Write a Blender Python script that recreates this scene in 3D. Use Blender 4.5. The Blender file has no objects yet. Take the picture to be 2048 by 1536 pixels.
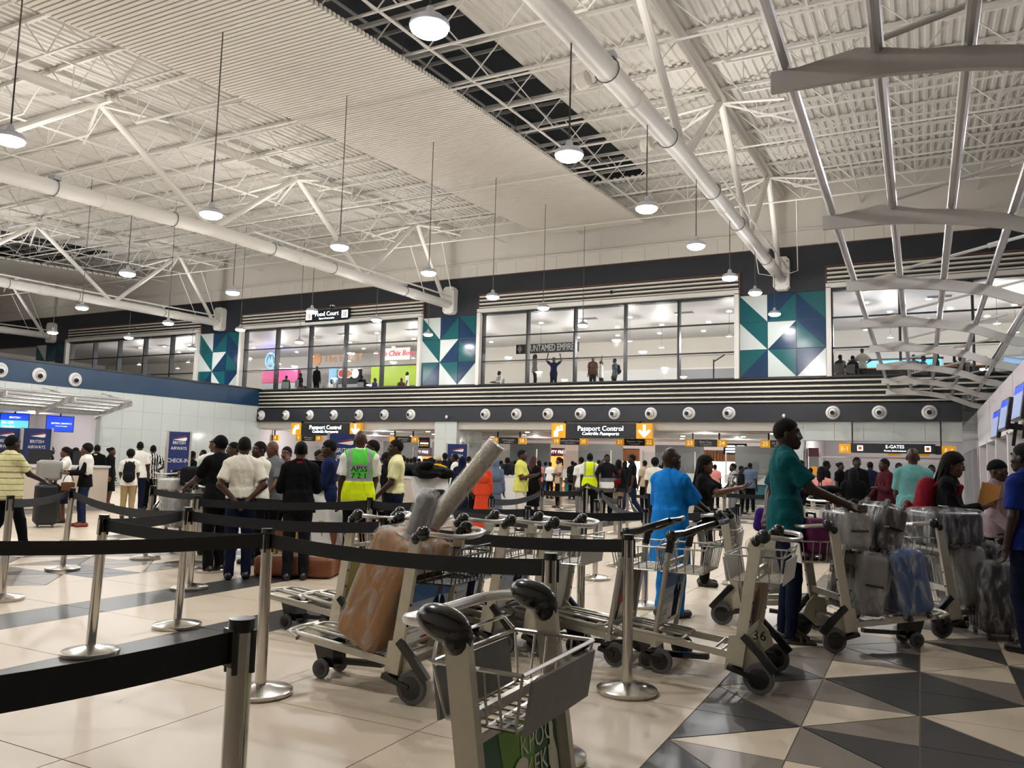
import bpy, math, random
import numpy as np
from mathutils import Matrix, Vector

# ------------------------------------------------------------------ camera
sc = bpy.context.scene
COL = sc.collection
CAM_H = 1.45
V1 = np.array([1841., 946.]); V2 = np.array([-2092., 843.]); PC = np.array([1024., 768.])
FPX = float(np.sqrt(-np.dot(V1 - PC, V2 - PC)))
_dY = np.array([*(V1 - PC), FPX]); _dY /= np.linalg.norm(_dY)
_dX = -np.array([*(V2 - PC), FPX]); _dX /= np.linalg.norm(_dX)
_dZ = np.cross(_dX, _dY)
if _dZ[1] > 0: _dZ = -_dZ
RW = np.stack([_dX, _dY, _dZ])
CAM = np.array([0., 0., CAM_H])
cd = bpy.data.cameras.new('camera'); cam = bpy.data.objects.new('camera', cd); COL.objects.link(cam)
cd.sensor_width = 36.0; cd.lens = FPX / 2048 * 36.0; cd.clip_end = 300; cd.clip_start = 0.05
_m = Matrix.Identity(4)
for i in range(3):
    _m[i][0] = RW[i, 0]; _m[i][1] = -RW[i, 1]; _m[i][2] = -RW[i, 2]; _m[i][3] = CAM[i]
cam.matrix_world = _m
sc.camera = cam

# ------------------------------------------------------------------ world, exposure
w = bpy.data.worlds.new('world'); sc.world = w; w.use_nodes = True
w.node_tree.nodes['Background'].inputs[0].default_value = (0.75, 0.72, 0.70, 1)
w.node_tree.nodes['Background'].inputs[1].default_value = 0.01
sc.view_settings.view_transform = 'Standard'
sc.view_settings.look = 'None'
sc.view_settings.gamma = 1.0
sc.view_settings.use_curve_mapping = False
sc.view_settings.exposure = 0.32
sc.cycles.use_denoising = True
sc.cycles.max_bounces = 5
sc.cycles.diffuse_bounces = 3
sc.cycles.use_adaptive_sampling = True
sc.cycles.adaptive_threshold = 0.1
sc.cycles.adaptive_min_samples = 8
sc.cycles.glossy_bounces = 2
sc.cycles.transparent_max_bounces = 10
sc.cycles.sample_clamp_indirect = 6.0
sc.cycles.use_light_tree = True
sc.cycles.caustics_reflective = False
sc.cycles.caustics_refractive = False
FILL_W = 190.0      # watts of one added fill light on the trusses
DOWN_W = 95.0          # extra downward beam of one pendant lamp
LAMP_W = 150.0        # watts of one pendant lamp

# ------------------------------------------------------------------ geometry helpers
def ray(px, py): return RW @ np.array([px - PC[0], py - PC[1], FPX])
def onZ(px, py, z=0.0):
    r = ray(px, py); return CAM + (z - CAM_H) / r[2] * r
def onX(px, py, x):
    r = ray(px, py); return CAM + x / r[0] * r
def onY(px, py, y):
    r = ray(px, py); return CAM + y / r[1] * r
R_ = math.radians
def rz(a): return Matrix.Rotation(a, 3, 'Z')
def rx(a): return Matrix.Rotation(a, 3, 'X')
def ry(a): return Matrix.Rotation(a, 3, 'Y')
def V(*a): return Vector(a)

def basis(d):
    d = Vector(d).normalized()
    a = Vector((0, 0, 1)) if abs(d.z) < 0.95 else Vector((1, 0, 0))
    u = d.cross(a).normalized(); v = u.cross(d).normalized()
    return u, v, d

class MB:
    """collects faces, then links them as one mesh object"""
    def __init__(s): s.v = []; s.f = []; s.m = []; s.mi = 0
    def add(s, vs, fs):
        b = len(s.v); s.v += [tuple(p) for p in vs]
        s.f += [tuple(b + i for i in f) for f in fs]; s.m += [s.mi] * len(fs); return s
    def box(s, c, d, rot=None):
        x, y, z = d[0] / 2, d[1] / 2, d[2] / 2
        vs = [V(i, j, k) for i in (-x, x) for j in (-y, y) for k in (-z, z)]
        if rot is not None: vs = [rot @ p for p in vs]
        c = Vector(c); vs = [p + c for p in vs]
        return s.add(vs, [(0, 1, 3, 2), (4, 6, 7, 5), (0, 4, 5, 1), (2, 3, 7, 6), (0, 2, 6, 4), (1, 5, 7, 3)])
    def bb(s, x0, x1, y0, y1, z0, z1):
        return s.box(((x0 + x1) / 2, (y0 + y1) / 2, (z0 + z1) / 2), (x1 - x0, y1 - y0, z1 - z0))
    def cyl(s, a, b, r0, r1=None, n=10, cap=True):
        r1 = r0 if r1 is None else r1
        a, b = Vector(a), Vector(b); u, v, d = basis(b - a)
        vs = []
        for c, r in ((a, r0), (b, r1)):
            for i in range(n):
                t = 2 * math.pi * i / n; vs.append(c + u * (r * math.cos(t)) + v * (r * math.sin(t)))
        fs = [(i, (i + 1) % n, n + (i + 1) % n, n + i) for i in range(n)]
        if cap: fs += [tuple(range(n))[::-1], tuple(range(n, 2 * n))]
        return s.add(vs, fs)
    def bar(s, a, b, w, h, up=(0, 0, 1)):
        a, b = Vector(a), Vector(b); d = (b - a).normalized()
        u = d.cross(Vector(up))
        if u.length < 1e-4: u = d.cross(Vector((1, 0, 0)))
        u.normalize(); v = u.cross(d)
        vs = [c + u * (i * w / 2) + v * (j * h / 2) for c in (a, b) for i, j in ((-1, -1), (1, -1), (1, 1), (-1, 1))]
        return s.add(vs, [(0, 3, 2, 1), (4, 5, 6, 7), (0, 1, 5, 4), (1, 2, 6, 5), (2, 3, 7, 6), (3, 0, 4, 7)])
    def tube(s, pts, r, n=8, closed=False):
        pts = [Vector(p) for p in pts]; N = len(pts); vs = []
        rr = r if isinstance(r, (list, tuple)) else [r] * N
        pu = None
        for i, p in enumerate(pts):
            if closed: t = pts[(i + 1) % N] - pts[i - 1]
            else: t = pts[min(i + 1, N - 1)] - pts[max(i - 1, 0)]
            t.normalize()
            if pu is None: pu, _, _ = basis(t)
            u = (pu - t * pu.dot(t)).normalized(); v = t.cross(u); pu = u
            for k in range(n):
                q = 2 * math.pi * k / n; vs.append(p + u * (rr[i] * math.cos(q)) + v * (rr[i] * math.sin(q)))
        fs = []
        for i in range(N if closed else N - 1):
            a, b = i * n, ((i + 1) % N) * n
            fs += [(a + k, a + (k + 1) % n, b + (k + 1) % n, b + k) for k in range(n)]
        if not closed: fs += [tuple(range(n))[::-1], tuple(range((N - 1) * n, N * n))]
        return s.add(vs, fs)
    def lathe(s, prof, c=(0, 0, 0), n=24, axis=(0, 0, 1)):
        u, v, d = basis(axis); c = Vector(c); vs = []
        if tuple(axis) == (0, 0, 1): u, v, d = V(1, 0, 0), V(0, 1, 0), V(0, 0, 1)
        for r, z in prof:
            for i in range(n):
                t = 2 * math.pi * i / n; vs.append(c + d * z + u * (r * math.cos(t)) + v * (r * math.sin(t)))
        fs = []
        for j in range(len(prof) - 1):
            a, b = j * n, (j + 1) * n
            fs += [(a + i, a + (i + 1) % n, b + (i + 1) % n, b + i) for i in range(n)]
        fs += [tuple(range(n))[::-1], tuple(range((len(prof) - 1) * n, len(prof) * n))]
        return s.add(vs, fs)
    def ell(s, c, r, n=14, m=9, rot=None, lo=-1.0):
        vs = []; fs = []; c = Vector(c)
        for j in range(m + 1):
            th = math.pi * j / m; z = max(math.cos(th), lo); k = math.sqrt(max(0, 1 - z * z)) if z > lo else math.sqrt(1 - lo * lo) * (1 - (j / m - math.acos(lo) / math.pi) / max(1e-6, 1 - math.acos(lo) / math.pi))
            for i in range(n):
                t = 2 * math.pi * i / n
                p = V(r[0] * k * math.cos(t), r[1] * k * math.sin(t), r[2] * z)
                if rot is not None: p = rot @ p
                vs.append(c + p)
        for j in range(m):
            for i in range(n):
                fs.append((j * n + i, (j + 1) * n + i, (j + 1) * n + (i + 1) % n, j * n + (i + 1) % n))
        return s.add(vs, fs)
    def prism(s, poly, o, ux, uy, h):
        """polygon in the (ux,uy) plane at o, extruded by vector h"""
        o, ux, uy, h = Vector(o), Vector(ux), Vector(uy), Vector(h); n = len(poly)
        a = [o + ux * p[0] + uy * p[1] for p in poly]; vs = a + [p + h for p in a]
        fs = [tuple(range(n))[::-1], tuple(range(n, 2 * n))] + [(i, (i + 1) % n, n + (i + 1) % n, n + i) for i in range(n)]
        return s.add(vs, fs)
    def rbox(s, c, d, r, rot=None, n=3):
        """box with rounded edges (superellipse-free: rounded-corner grid)"""
        hx, hy, hz = [max(q / 2 - r, 1e-4) for q in d]
        vs = []; fs = []; c = Vector(c); idx = {}
        dirs = []
        N = 2 * n + 2
        def coord(i):    # i in 0..N-1 -> angle-ish parameter
            return (-1, (i / n) * 1.0 - 1.0) if i <= n else (1, (i - n - 1) / n)
        faces = []
        for ax in range(3):
            for sg in (-1, 1):
                g = []
                for i in range(N):
                    row = []
                    for j in range(N):
                        si, ti = coord(i); sj, tj = coord(j)
                        a = math.tan(ti * math.pi / 4); b = math.tan(tj * math.pi / 4)
                        p = [0, 0, 0]; p[ax] = sg; p[(ax + 1) % 3] = a; p[(ax + 2) % 3] = b
                        q = Vector(p).normalized() * r
                        o = [0, 0, 0]; o[ax] = sg * (hx, hy, hz)[ax]; o[(ax + 1) % 3] = si * (hx, hy, hz)[(ax + 1) % 3]; o[(ax + 2) % 3] = sj * (hx, hy, hz)[(ax + 2) % 3]
                        w_ = Vector(o) + q
                        key = (round(w_.x, 5), round(w_.y, 5), round(w_.z, 5))
                        if key not in idx:
                            idx[key] = len(vs); vs.append(w_)
                        row.append(idx[key])
                    g.append(row)
                for i in range(N - 1):
                    for j in range(N - 1):
                        q = (g[i][j], g[i + 1][j], g[i + 1][j + 1], g[i][j + 1])
                        if sg < 0: q = q[::-1]
                        if len(set(q)) == 4: faces.append(q)
        if rot is not None: vs = [rot @ p for p in vs]
        return s.add([p + c for p in vs], faces)
    def xf(s, mat, start=0):
        for i in range(start, len(s.v)): s.v[i] = tuple(mat @ Vector(s.v[i]))
        return s
    def mesh(s, name, mats, smooth=35):
        me = bpy.data.meshes.new(name)
        me.from_pydata(s.v, [], s.f)
        for m in (mats if isinstance(mats, (list, tuple)) else [mats]): me.materials.append(M[m] if isinstance(m, str) else m)
        if any(s.m): me.polygons.foreach_set('material_index', s.m)
        if smooth:
            me.polygons.foreach_set('use_smooth', [True] * len(me.polygons))
            me.set_sharp_from_angle(angle=R_(smooth))
        me.update(); return me
    def build(s, name, mats, parent=None, smooth=35):
        return link(name, s.mesh(name, mats, smooth), parent)

def link(name, me, parent=None, loc=None, rot=None):
    o = bpy.data.objects.new(name, me); COL.objects.link(o)
    if parent is not None: o.parent = parent
    if loc is not None: o.location = loc
    if rot is not None: o.rotation_euler = rot
    return o
def tag(o, label=None, cat=None, group=None, kind=None):
    if label: o['label'] = label
    if cat: o['category'] = cat
    if group: o['group'] = group
    if kind: o['kind'] = kind
    return o
def thing(name, label, cat, loc=(0, 0, 0), rot=0, group=None, kind=None):
    o = bpy.data.objects.new(name, None); COL.objects.link(o); o.empty_display_size = 0.1
    o.location = loc; o.rotation_euler = (0, 0, rot) if not isinstance(rot, tuple) else rot
    return tag(o, label, cat, group, kind)
KIDS = {}
def dup(root, loc=None, rot=None, label=None, group=None):
    def cp(o, par):
        c = o.copy(); COL.objects.link(c); c.parent = par
        for k in o.children: cp(k, c)
        return c
    r = cp(root, None)
    if loc is not None: r.location = loc
    if rot is not None: r.rotation_euler = (0, 0, rot) if not isinstance(rot, tuple) else rot
    if label: r['label'] = label
    if group: r['group'] = group
    return r

TMP = None
def text_mb(txt, size, mb=None, mat=None, depth=0.0, align='CENTER', shear=0.0, ymid=True, wide=1.0):
    """lettering as mesh faces in the local XY plane, transformed by mat, appended to mb"""
    global TMP
    if TMP is None: TMP = bpy.data.scenes.new('lettering_desk')
    cu = bpy.data.curves.new('lettering', 'FONT'); cu.body = txt; cu.size = size; cu.align_x = align
    if ymid: cu.align_y = 'CENTER'
    cu.shear = shear; cu.extrude = depth; cu.resolution_u = 2
    ob = bpy.data.objects.new('lettering', cu); TMP.collection.objects.link(ob)
    TMP.view_layers[0].update(); dg = TMP.view_layers[0].depsgraph; me = ob.evaluated_get(dg).to_mesh()
    vs = [Vector((v.co.x * wide, v.co.y, v.co.z)) for v in me.vertices]; fs = [tuple(p.vertices) for p in me.polygons]
    ob.evaluated_get(dg).to_mesh_clear(); bpy.data.objects.remove(ob); bpy.data.curves.remove(cu)
    mb = mb or MB()
    if mat is not None: vs = [mat @ v for v in vs]
    return mb.add(vs, fs)
def frame(o, ux, uy):
    """4x4 matrix mapping local X,Y to world directions ux,uy at origin o"""
    ux, uy = Vector(ux).normalized(), Vector(uy).normalized(); uz = ux.cross(uy)
    m = Matrix.Identity(4)
    for i in range(3): m[i][0], m[i][1], m[i][2], m[i][3] = ux[i], uy[i], uz[i], o[i]
    return m

# ------------------------------------------------------------------ materials
M = {}
def s2l(c):
    return tuple((x / 12.92 if x <= 0.04045 else ((x + 0.055) / 1.055) ** 2.4) for x in c)
def hexc(h): return s2l(tuple(int(h[i:i + 2], 16) / 255 for i in (0, 2, 4)))
def mat(name, col, rough=0.5, metal=0.0, emit=None, es=0.0, var=0.0, vscale=8.0, bump=0.0, bscale=40.0, spec=None, coat=0.0, sheen=0.0, stretch=None):
    if isinstance(col, str): col = hexc(col)
    m = bpy.data.materials.new(name); m.use_nodes = True; nt = m.node_tree; b = nt.nodes['Principled BSDF']
    b.inputs['Base Color'].default_value = (*col, 1); b.inputs['Roughness'].default_value = rough; b.inputs['Metallic'].default_value = metal
    if spec is not None: b.inputs['Specular IOR Level'].default_value = spec
    if coat: b.inputs['Coat Weight'].default_value = coat
    if sheen: b.inputs['Sheen Weight'].default_value = sheen
    if emit is not None:
        if isinstance(emit, str): emit = hexc(emit)
        b.inputs['Emission Color'].default_value = (*emit, 1); b.inputs['Emission Strength'].default_value = es
    if var or bump:
        tc = nt.nodes.new('ShaderNodeTexCoord'); src = tc.outputs['Object']
        if stretch:
            mp = nt.nodes.new('ShaderNodeMapping'); mp.inputs['Scale'].default_value = stretch
            nt.links.new(src, mp.inputs[0]); src = mp.outputs[0]
    if var:
        n = nt.nodes.new('ShaderNodeTexNoise'); n.inputs['Scale'].default_value = vscale; n.inputs['Detail'].default_value = 5
        nt.links.new(src, n.inputs['Vector'])
        mx = nt.nodes.new('ShaderNodeMix'); mx.data_type = 'RGBA'
        mx.inputs[6].default_value = (*[c * (1 - var) for c in col], 1); mx.inputs[7].default_value = (*[min(1, c * (1 + var)) for c in col], 1)
        nt.links.new(n.outputs['Fac'], mx.inputs[0]); nt.links.new(mx.outputs[2], b.inputs['Base Color'])
    if bump:
        n = nt.nodes.new('ShaderNodeTexNoise'); n.inputs['Scale'].default_value = bscale; n.inputs['Detail'].default_value = 3
        nt.links.new(src, n.inputs['Vector'])
        bp = nt.nodes.new('ShaderNodeBump'); bp.inputs['Strength'].default_value = bump; bp.inputs['Distance'].default_value = 0.02
        nt.links.new(n.outputs['Fac'], bp.inputs['Height']); nt.links.new(bp.outputs[0], b.inputs['Normal'])
    M[name] = m; return m
def glassmat(name, tint=(0.93, 0.96, 0.96), refl=0.10, rough=0.02, gcol=(0.9, 0.9, 0.9)):
    m = bpy.data.materials.new(name); m.use_nodes = True; nt = m.node_tree; nt.nodes.clear()
    o = nt.nodes.new('ShaderNodeOutputMaterial'); t = nt.nodes.new('ShaderNodeBsdfTransparent'); g = nt.nodes.new('ShaderNodeBsdfGlossy')
    t.inputs[0].default_value = (*tint, 1); g.inputs['Color'].default_value = (*gcol, 1); g.inputs['Roughness'].default_value = rough
    mx = nt.nodes.new('ShaderNodeMixShader'); mx.inputs[0].default_value = refl
    nt.links.new(t.outputs[0], mx.inputs[1]); nt.links.new(g.outputs[0], mx.inputs[2]); nt.links.new(mx.outputs[0], o.inputs[0])
    M[name] = m; return m
def wrapmat(name):
    """clear stretch film: mostly see-through, with milky creases and sharp glints"""
    m = bpy.data.materials.new(name); m.use_nodes = True; nt = m.node_tree; nt.nodes.clear(); N = nt.nodes.new; L = nt.links.new
    o = N('ShaderNodeOutputMaterial'); t = N('ShaderNodeBsdfTransparent'); p = N('ShaderNodeBsdfPrincipled')
    t.inputs[0].default_value = (0.95, 0.95, 0.95, 1)
    p.inputs['Base Color'].default_value = (0.72, 0.72, 0.72, 1); p.inputs['Roughness'].default_value = 0.1
    tc = N('ShaderNodeTexCoord'); mp = N('ShaderNodeMapping'); mp.inputs['Scale'].default_value = (3.2, 3.2, 1.1); mp.inputs['Rotation'].default_value = (0.5, 0.35, 0.4)
    n = N('ShaderNodeTexNoise'); n.inputs['Scale'].default_value = 4; n.inputs['Detail'].default_value = 8; n.inputs['Roughness'].default_value = .62; n.inputs['Distortion'].default_value = .5
    L(tc.outputs['Object'], mp.inputs[0]); L(mp.outputs[0], n.inputs['Vector'])
    cr = N('ShaderNodeValToRGB'); cr.color_ramp.elements[0].position = 0.46; cr.color_ramp.elements[0].color = (0.07, 0.07, 0.07, 1)
    cr.color_ramp.elements[1].position = 0.68; cr.color_ramp.elements[1].color = (0.58, 0.58, 0.58, 1)
    L(n.outputs['Fac'], cr.inputs[0])
    bp = N('ShaderNodeBump'); bp.inputs['Strength'].default_value = 0.8; bp.inputs['Distance'].default_value = 0.03
    L(n.outputs['Fac'], bp.inputs['Height']); L(bp.outputs[0], p.inputs['Normal'])
    mx = N('ShaderNodeMixShader'); L(cr.outputs[0], mx.inputs[0]); L(t.outputs[0], mx.inputs[1]); L(p.outputs[0], mx.inputs[2]); L(mx.outputs[0], o.inputs[0])
    M[name] = m; return m

mat('tile_beige', 'c6b7a1', 0.36, var=0.03, vscale=2.5, spec=.3)
mat('tile_mid', '7d746a', 0.34, var=0.05, vscale=3, spec=.3)
mat('tile_dark', '3f3e3e', 0.32, var=0.08, vscale=3, spec=.3)
mat('tile_joint', '8b7f70', 0.8)
mat('white_steel', 'dcd8d1', 0.45, var=0.03, vscale=3)
mat('deck', 'd8d4cd', 0.6, var=0.03, vscale=1)
mat('louvre', 'dbd5ca', 0.5)
mat('cable', '55514c', 0.5)
mat('skylight', '2a2f36', 0.5)
mat('plaster', 'cac4ba', 0.8, var=0.02, vscale=1)
mat('navy', '171a22', 0.5)
mat('navy_band', '171b23', 0.45)
mat('blue_band', '0c3250', 0.4)
mat('brown_trim', '5d3a2a', 0.5)
mat('stripe_white', 'cfc9bd', 0.4)
mat('stripe_black', '121214', 0.6)
mat('mural_teal', '134c50', 0.15)
mat('mural_navy', '132e4a', 0.15)
mat('mural_white', 'adb3af', 0.15)
mat('wall_tile', 'bfc5c0', 0.15)
mat('wall_joint', '9ea39f', 0.6)
mat('frame_white', 'cbc7bf', 0.45)
mat('frame_black', '141519', 0.4)
glassmat('pane', tint=(.98, .99, .99), refl=.035)
glassmat('pane_clear', refl=0.06)
glassmat('smoke_glass', tint=(0.80, 0.84, 0.84), refl=0.18)
mat('white_paint', 'd7d5d2', 0.5)
mat('lav_wall', 'd8d2d6', 0.6)
mat('grey_paint', '8d8d8e', 0.45)
mat('canopy_grey', 'bab7b3', 0.4, metal=0.2)
mat('canopy_tube', 'b9b7b8', 0.25, metal=0.7)
mat('steel', 'cbc8c2', 0.16, metal=1.0, bump=0.03, bscale=120, stretch=(1, 1, 0.05))
mat('steel_base', 'c9c5be', 0.22, metal=1.0)
mat('alu', 'c2beb4', 0.36, metal=0.85, var=0.06, vscale=14)
mat('alu_worn', 'cdc7b4', 0.45, metal=0.35, var=0.10, vscale=18)
mat('wire', 'c9c7c2', 0.25, metal=1.0)
mat('wire_dark', '2a2a2b', 0.4)
mat('black_plastic', '101011', 0.22, coat=0.3)
mat('rubber', '56565a', 0.7)
mat('belt', '0d0e11', 0.75)
mat('grey_panel', '827f7b', 0.5, var=0.12, vscale=20)
mat('white_panel', 'c9c7bd', 0.45, var=0.04, vscale=10)
mat('black', '0c0c0e', 0.6)
mat('sign_black', '101318', 0.35)
mat('sign_yellow', 'd6960c', 0.4, emit='d6960c', es=0.3)
mat('sign_text', 'ffffff', 0.5, emit='eaf6ff', es=1.5)
mat('print_white', 'e8e8e6', 0.5)
mat('print_black', '141414', 0.5)
mat('print_red', 'b02a2e', 0.5)
mat('lens', 'ffffff', 0.4, emit='fdfcff', es=60.0)
mat('downlight', 'ffffff', 0.4, emit='fffaf2', es=14.0)
mat('lamp_body', 'b9bcc2', 0.3, metal=0.4)
mat('banner_blue', '13275f', 0.4)
mat('screen_blue', '0b30c8', 0.3, emit='0a3cff', es=1.1)
mat('screen_sky', '3aa0ff', 0.3, emit='58b6ff', es=1.1)
mat('screen_pale', '8a9ac0', 0.3, emit='a6b6e0', es=0.35)
mat('counter', 'c3b5a6', 0.4)
mat('counter_white', 'cfcdc8', 0.35)
mat('teal', '166a70', 0.4)
mat('maroon', '5e1222', 0.4)
mat('wood', 'a5683c', 0.5, var=0.15, vscale=10)
mat('pink', 'bd3a6a', 0.5)
mat('lime', '92ac1c', 0.5)
mat('cardboard', 'b2814e', 0.7, var=0.08, vscale=6)
wrapmat('film')
# ================================================================== FLOOR
rnd = random.Random(7)
D = 33.8                     # distance of the passport-control facade
TX0, TY0, TS = -1.235, 0.135, 0.6
floor = MB().bb(-66, 16, -6, 56, -0.3, -0.006).build('floor', 'tile_joint', smooth=0); tag(floor, kind='structure')
g = 0.0035
def tri_mesh(up, half, m):
    a = TS - g; A, B, C_, D_ = (g, g), (a, g), (a, a), (g, a); e = 2.4 * g
    if up: p = [(g + e, g), B, (a, a - e)] if half == 0 else [(g, g + e), (a - e, a), D_]
    else: p = [A, (a - e, g), (g, a - e)] if half == 0 else [(a, g + e), C_, (g + e, a)]
    return MB().prism(p, (0, 0, -0.008), (1, 0, 0), (0, 1, 0), (0, 0, 0.008)).mesh('tile', m, 0)
TRI = {(u, h, m): tri_mesh(u, h, m) for u in (0, 1) for h in (0, 1) for m in ('tile_beige', 'tile_mid', 'tile_dark')}
def slab(a, b, m): return MB().bb(g, a - g, g, b - g, -0.008, 0).mesh('tile', m, 0)
SLAB = slab(1.2, 1.2, 'tile_beige'); HALF = slab(0.6, 1.2, 'tile_beige'); STRIP = slab(0.6, 1.2, 'tile_dark')
B_, M_, K_ = 'tile_beige', 'tile_mid', 'tile_dark'
J0 = 7    # row index whose lower edge is Y = 4.335
OV = {(0, 0, 0): B_, (0, 0, 1): K_, (0, 1, 0): K_, (0, 1, 1): M_, (0, 2, 0): M_, (0, 2, 1): K_, (0, 3, 0): K_, (0, 3, 1): M_, (0, -1, 0): K_, (0, -1, 1): M_,
      (1, 1, 1): B_, (1, 1, 0): M_, (1, 2, 0): M_, (1, 2, 1): K_, (1, 3, 0): K_, (1, 3, 1): B_, (1, 0, 1): K_, (1, 0, 0): M_, (1, 4, 0): M_, (1, 4, 1): K_,
      (2, 1, 1): B_, (2, 1, 0): K_, (2, 2, 1): K_, (2, 2, 0): B_, (2, 3, 0): K_, (2, 3, 1): M_, (2, 4, 0): B_, (2, 0, 0): M_, (2, 0, 1): K_, (1, -1, 1): B_, (1, -1, 0): M_,
      (3, 2, 0): M_, (3, 2, 1): B_, (3, 3, 0): B_, (3, 3, 1): K_, (3, 1, 1): K_, (3, 1, 0): M_}
cand = []
def view_ok(x, y):
    q = RW.T @ (np.array([x, y, 0]) - CAM)
    if q[2] < 0.2: return False
    px = PC + FPX * q[:2] / q[2]
    return -700 < px[0] < 2700 and px[1] < 3200
def is_tri(x, y): return x > TX0 or (-12.6 < x < -8.4) or y > 21.7
for i in range(-56, 24):
    for j in range(1, 72):
        x, y = TX0 + i * TS, TY0 + j * TS
        if not is_tri(x + .3, y + .3) or not view_ok(x + .3, y + .3): continue
        if x < -33.4 and y < 33: continue
        for h in (0, 1):
            m = OV.get((i, j - J0, h)) or rnd.choice([B_, B_, M_, M_, K_])
            cand.append((TRI[((i + j - J0) % 2 == 0) * 1, h, m], x, y))
for j in range(0, 18):
    y = TY0 + j * 1.2
    for x, me, wd in [(-2.435, SLAB, 1.2), (-3.635, SLAB, 1.2), (-4.835, SLAB, 1.2), (-5.435, STRIP, .6), (-6.635, SLAB, 1.2), (-7.235, STRIP, .6), (-8.435, SLAB, 1.2)] + [(-13.835 - 1.2 * k, SLAB, 1.2) for k in range(16)]:
        if view_ok(x + wd / 2, y + .6): cand.append((me, x, y))
cand.sort(key=lambda t: (t[1] + .3) ** 2 + (t[2] + .3) ** 2)
for me, x, y in cand[:300]: link('tile', me, floor, (x, y, 0))
rest = {}
for me, x, y in cand[300:]:
    rest.setdefault(me.materials[0].name, MB()).add([(v.co.x + x, v.co.y + y, v.co.z) for v in me.vertices], [tuple(p.vertices) for p in me.polygons])
rb = MB(); names = list(rest)
for k, nme in enumerate(names):
    rb.mi = k; rb.add(rest[nme].v, rest[nme].f)
tag(rb.build('tile_field', names, floor, 0), kind='stuff')

PI_ = math.pi
# ================================================================== CEILING
def deckz(y): return 10.95 + 0.0665 * y       # underside of the roof deck
BAYS = [-52.85, -36.87, -20.87, -4.91, 11.05]
ceil_ = thing('ceiling', None, None, kind='structure')
dk = MB(); y0, y1 = -3.0, 34.4
def deck_strip(xa, xb, ya, yb):
    xs = []; x = xa; k = 0
    while x < xb:
        xs += [(x, 0.0), (x + .09, 0.0), (x + .125, .055), (x + .215, .055)]; x += .25
    vs = []; fs = []
    for y in (ya, yb): vs += [(p, y, deckz(y) + .02 + q) for p, q in xs]
    n = len(xs); fs = [(i, i + 1, n + i + 1, n + i) for i in range(n - 1)]
    dk.add(vs, fs)
SKY = [(-16.4, -9.4), (-48.4, -41.4)]
deck_strip(-62, -48.4, y0, y1); deck_strip(-41.4, -16.4, y0, y1); deck_strip(-9.4, 14, y0, y1)
for a, b in SKY: deck_strip(a, b, 29.5, y1)
dk.build('roof_deck', 'deck', ceil_, 30)
for a, b in SKY:
    sk = MB(); 
    for ya, yb in ((y0, 29.5),):
        sk.add([(a, ya, deckz(ya) + .5), (b, ya, deckz(ya) + .5), (b, yb, deckz(yb) + .5), (a, yb, deckz(yb) + .5)], [(0, 1, 2, 3)])
        for x in (a, b): sk.add([(x, ya, deckz(ya)), (x, yb, deckz(yb)), (x, yb, deckz(yb) + .5), (x, ya, deckz(ya) + .5)], [(0, 1, 2, 3)])
    s_ = sk.build('skylight', 'skylight', ceil_, 0)
    fr = MB()
    for k in range(14):
        y = 1.0 + k * 2.05; fr.bar((a, y + .5, deckz(y) + .42), (b, y + .5, deckz(y) + .42), .05, .09)
    for q in range(1, 5): fr.bar((a + (b - a) * q / 5, 0, deckz(0) + .42), (a + (b - a) * q / 5, 29, deckz(29) + .42), .05, .06)
    fr.build('skylight_frame', 'canopy_grey', s_, 0)
# joists along X, one mesh shared by every bay
def joist():
    b = MB(); L_ = 15.9; n = 8; dz = 1.05
    b.bar((0, 0, -.05), (L_, 0, -.05), .09, .09); b.bar((0, .07, -.02), (L_, .07, -.02), .02, .05)
    p = L_ / n
    b.bar((p * .5, 0, -dz), (L_ - p * .5, 0, -dz), .055, .045)
    for i in range(n):
        xm = p * (i + .5)
        b.cyl((p * i + .05, 0, -.08), (xm, 0, -dz), .019, n=5, cap=False); b.cyl((xm, 0, -dz), (p * (i + 1) - .05, 0, -.08), .019, n=5, cap=False)
        if i % 2 == 0: b.cyl((xm, 0, -.08), (xm, 0, -dz), .016, n=5, cap=False)
    return b.mesh('roof_joist', 'white_steel', 40)
JM = joist()
for k in range(19):
    y = -1.0 + k * 1.95
    for bx in BAYS[:-1]: link('roof_joist', JM, ceil_, (bx, y, deckz(y)))
    link('roof_joist', JM, ceil_, (BAYS[-1] - 15.96 * 5, y, deckz(y))) if False else None
# bridging rods along Y and sprinkler pipes along X
for bx in BAYS[:-1]:
    for f_ in (.19, .44, .69, .9):
        x = bx + 15.96 * f_
        MB().bar((x, -2, deckz(-2) - 1.05), (x, 33.7, deckz(33.7) - 1.05), .045, .045).build('bridging_rod', 'white_steel', ceil_, 0)
    b = MB()
    for k in range(9):      # diagonal cross braces between joists
        y = -1.0 + k * 3.9
        for f_ in (.19, .69):
            x = bx + 15.96 * f_; b.cyl((x, y, deckz(y) - .1), (x + .5, y + 1.95, deckz(y + 1.95) - 1.05), .018, n=5, cap=False); b.cyl((x + .5, y, deckz(y) - 1.05), (x, y + 1.95, deckz(y + 1.95) - .1), .018, n=5, cap=False)
    b.build('cross_brace', 'white_steel', ceil_)
for y in (8.6, 16.2, 24.0, 31.0):
    MB().cyl((-60, y, deckz(y) - 1.35), (13, y, deckz(y) - 1.35), .03, n=8).build('sprinkler_pipe', 'white_steel', ceil_)

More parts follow.
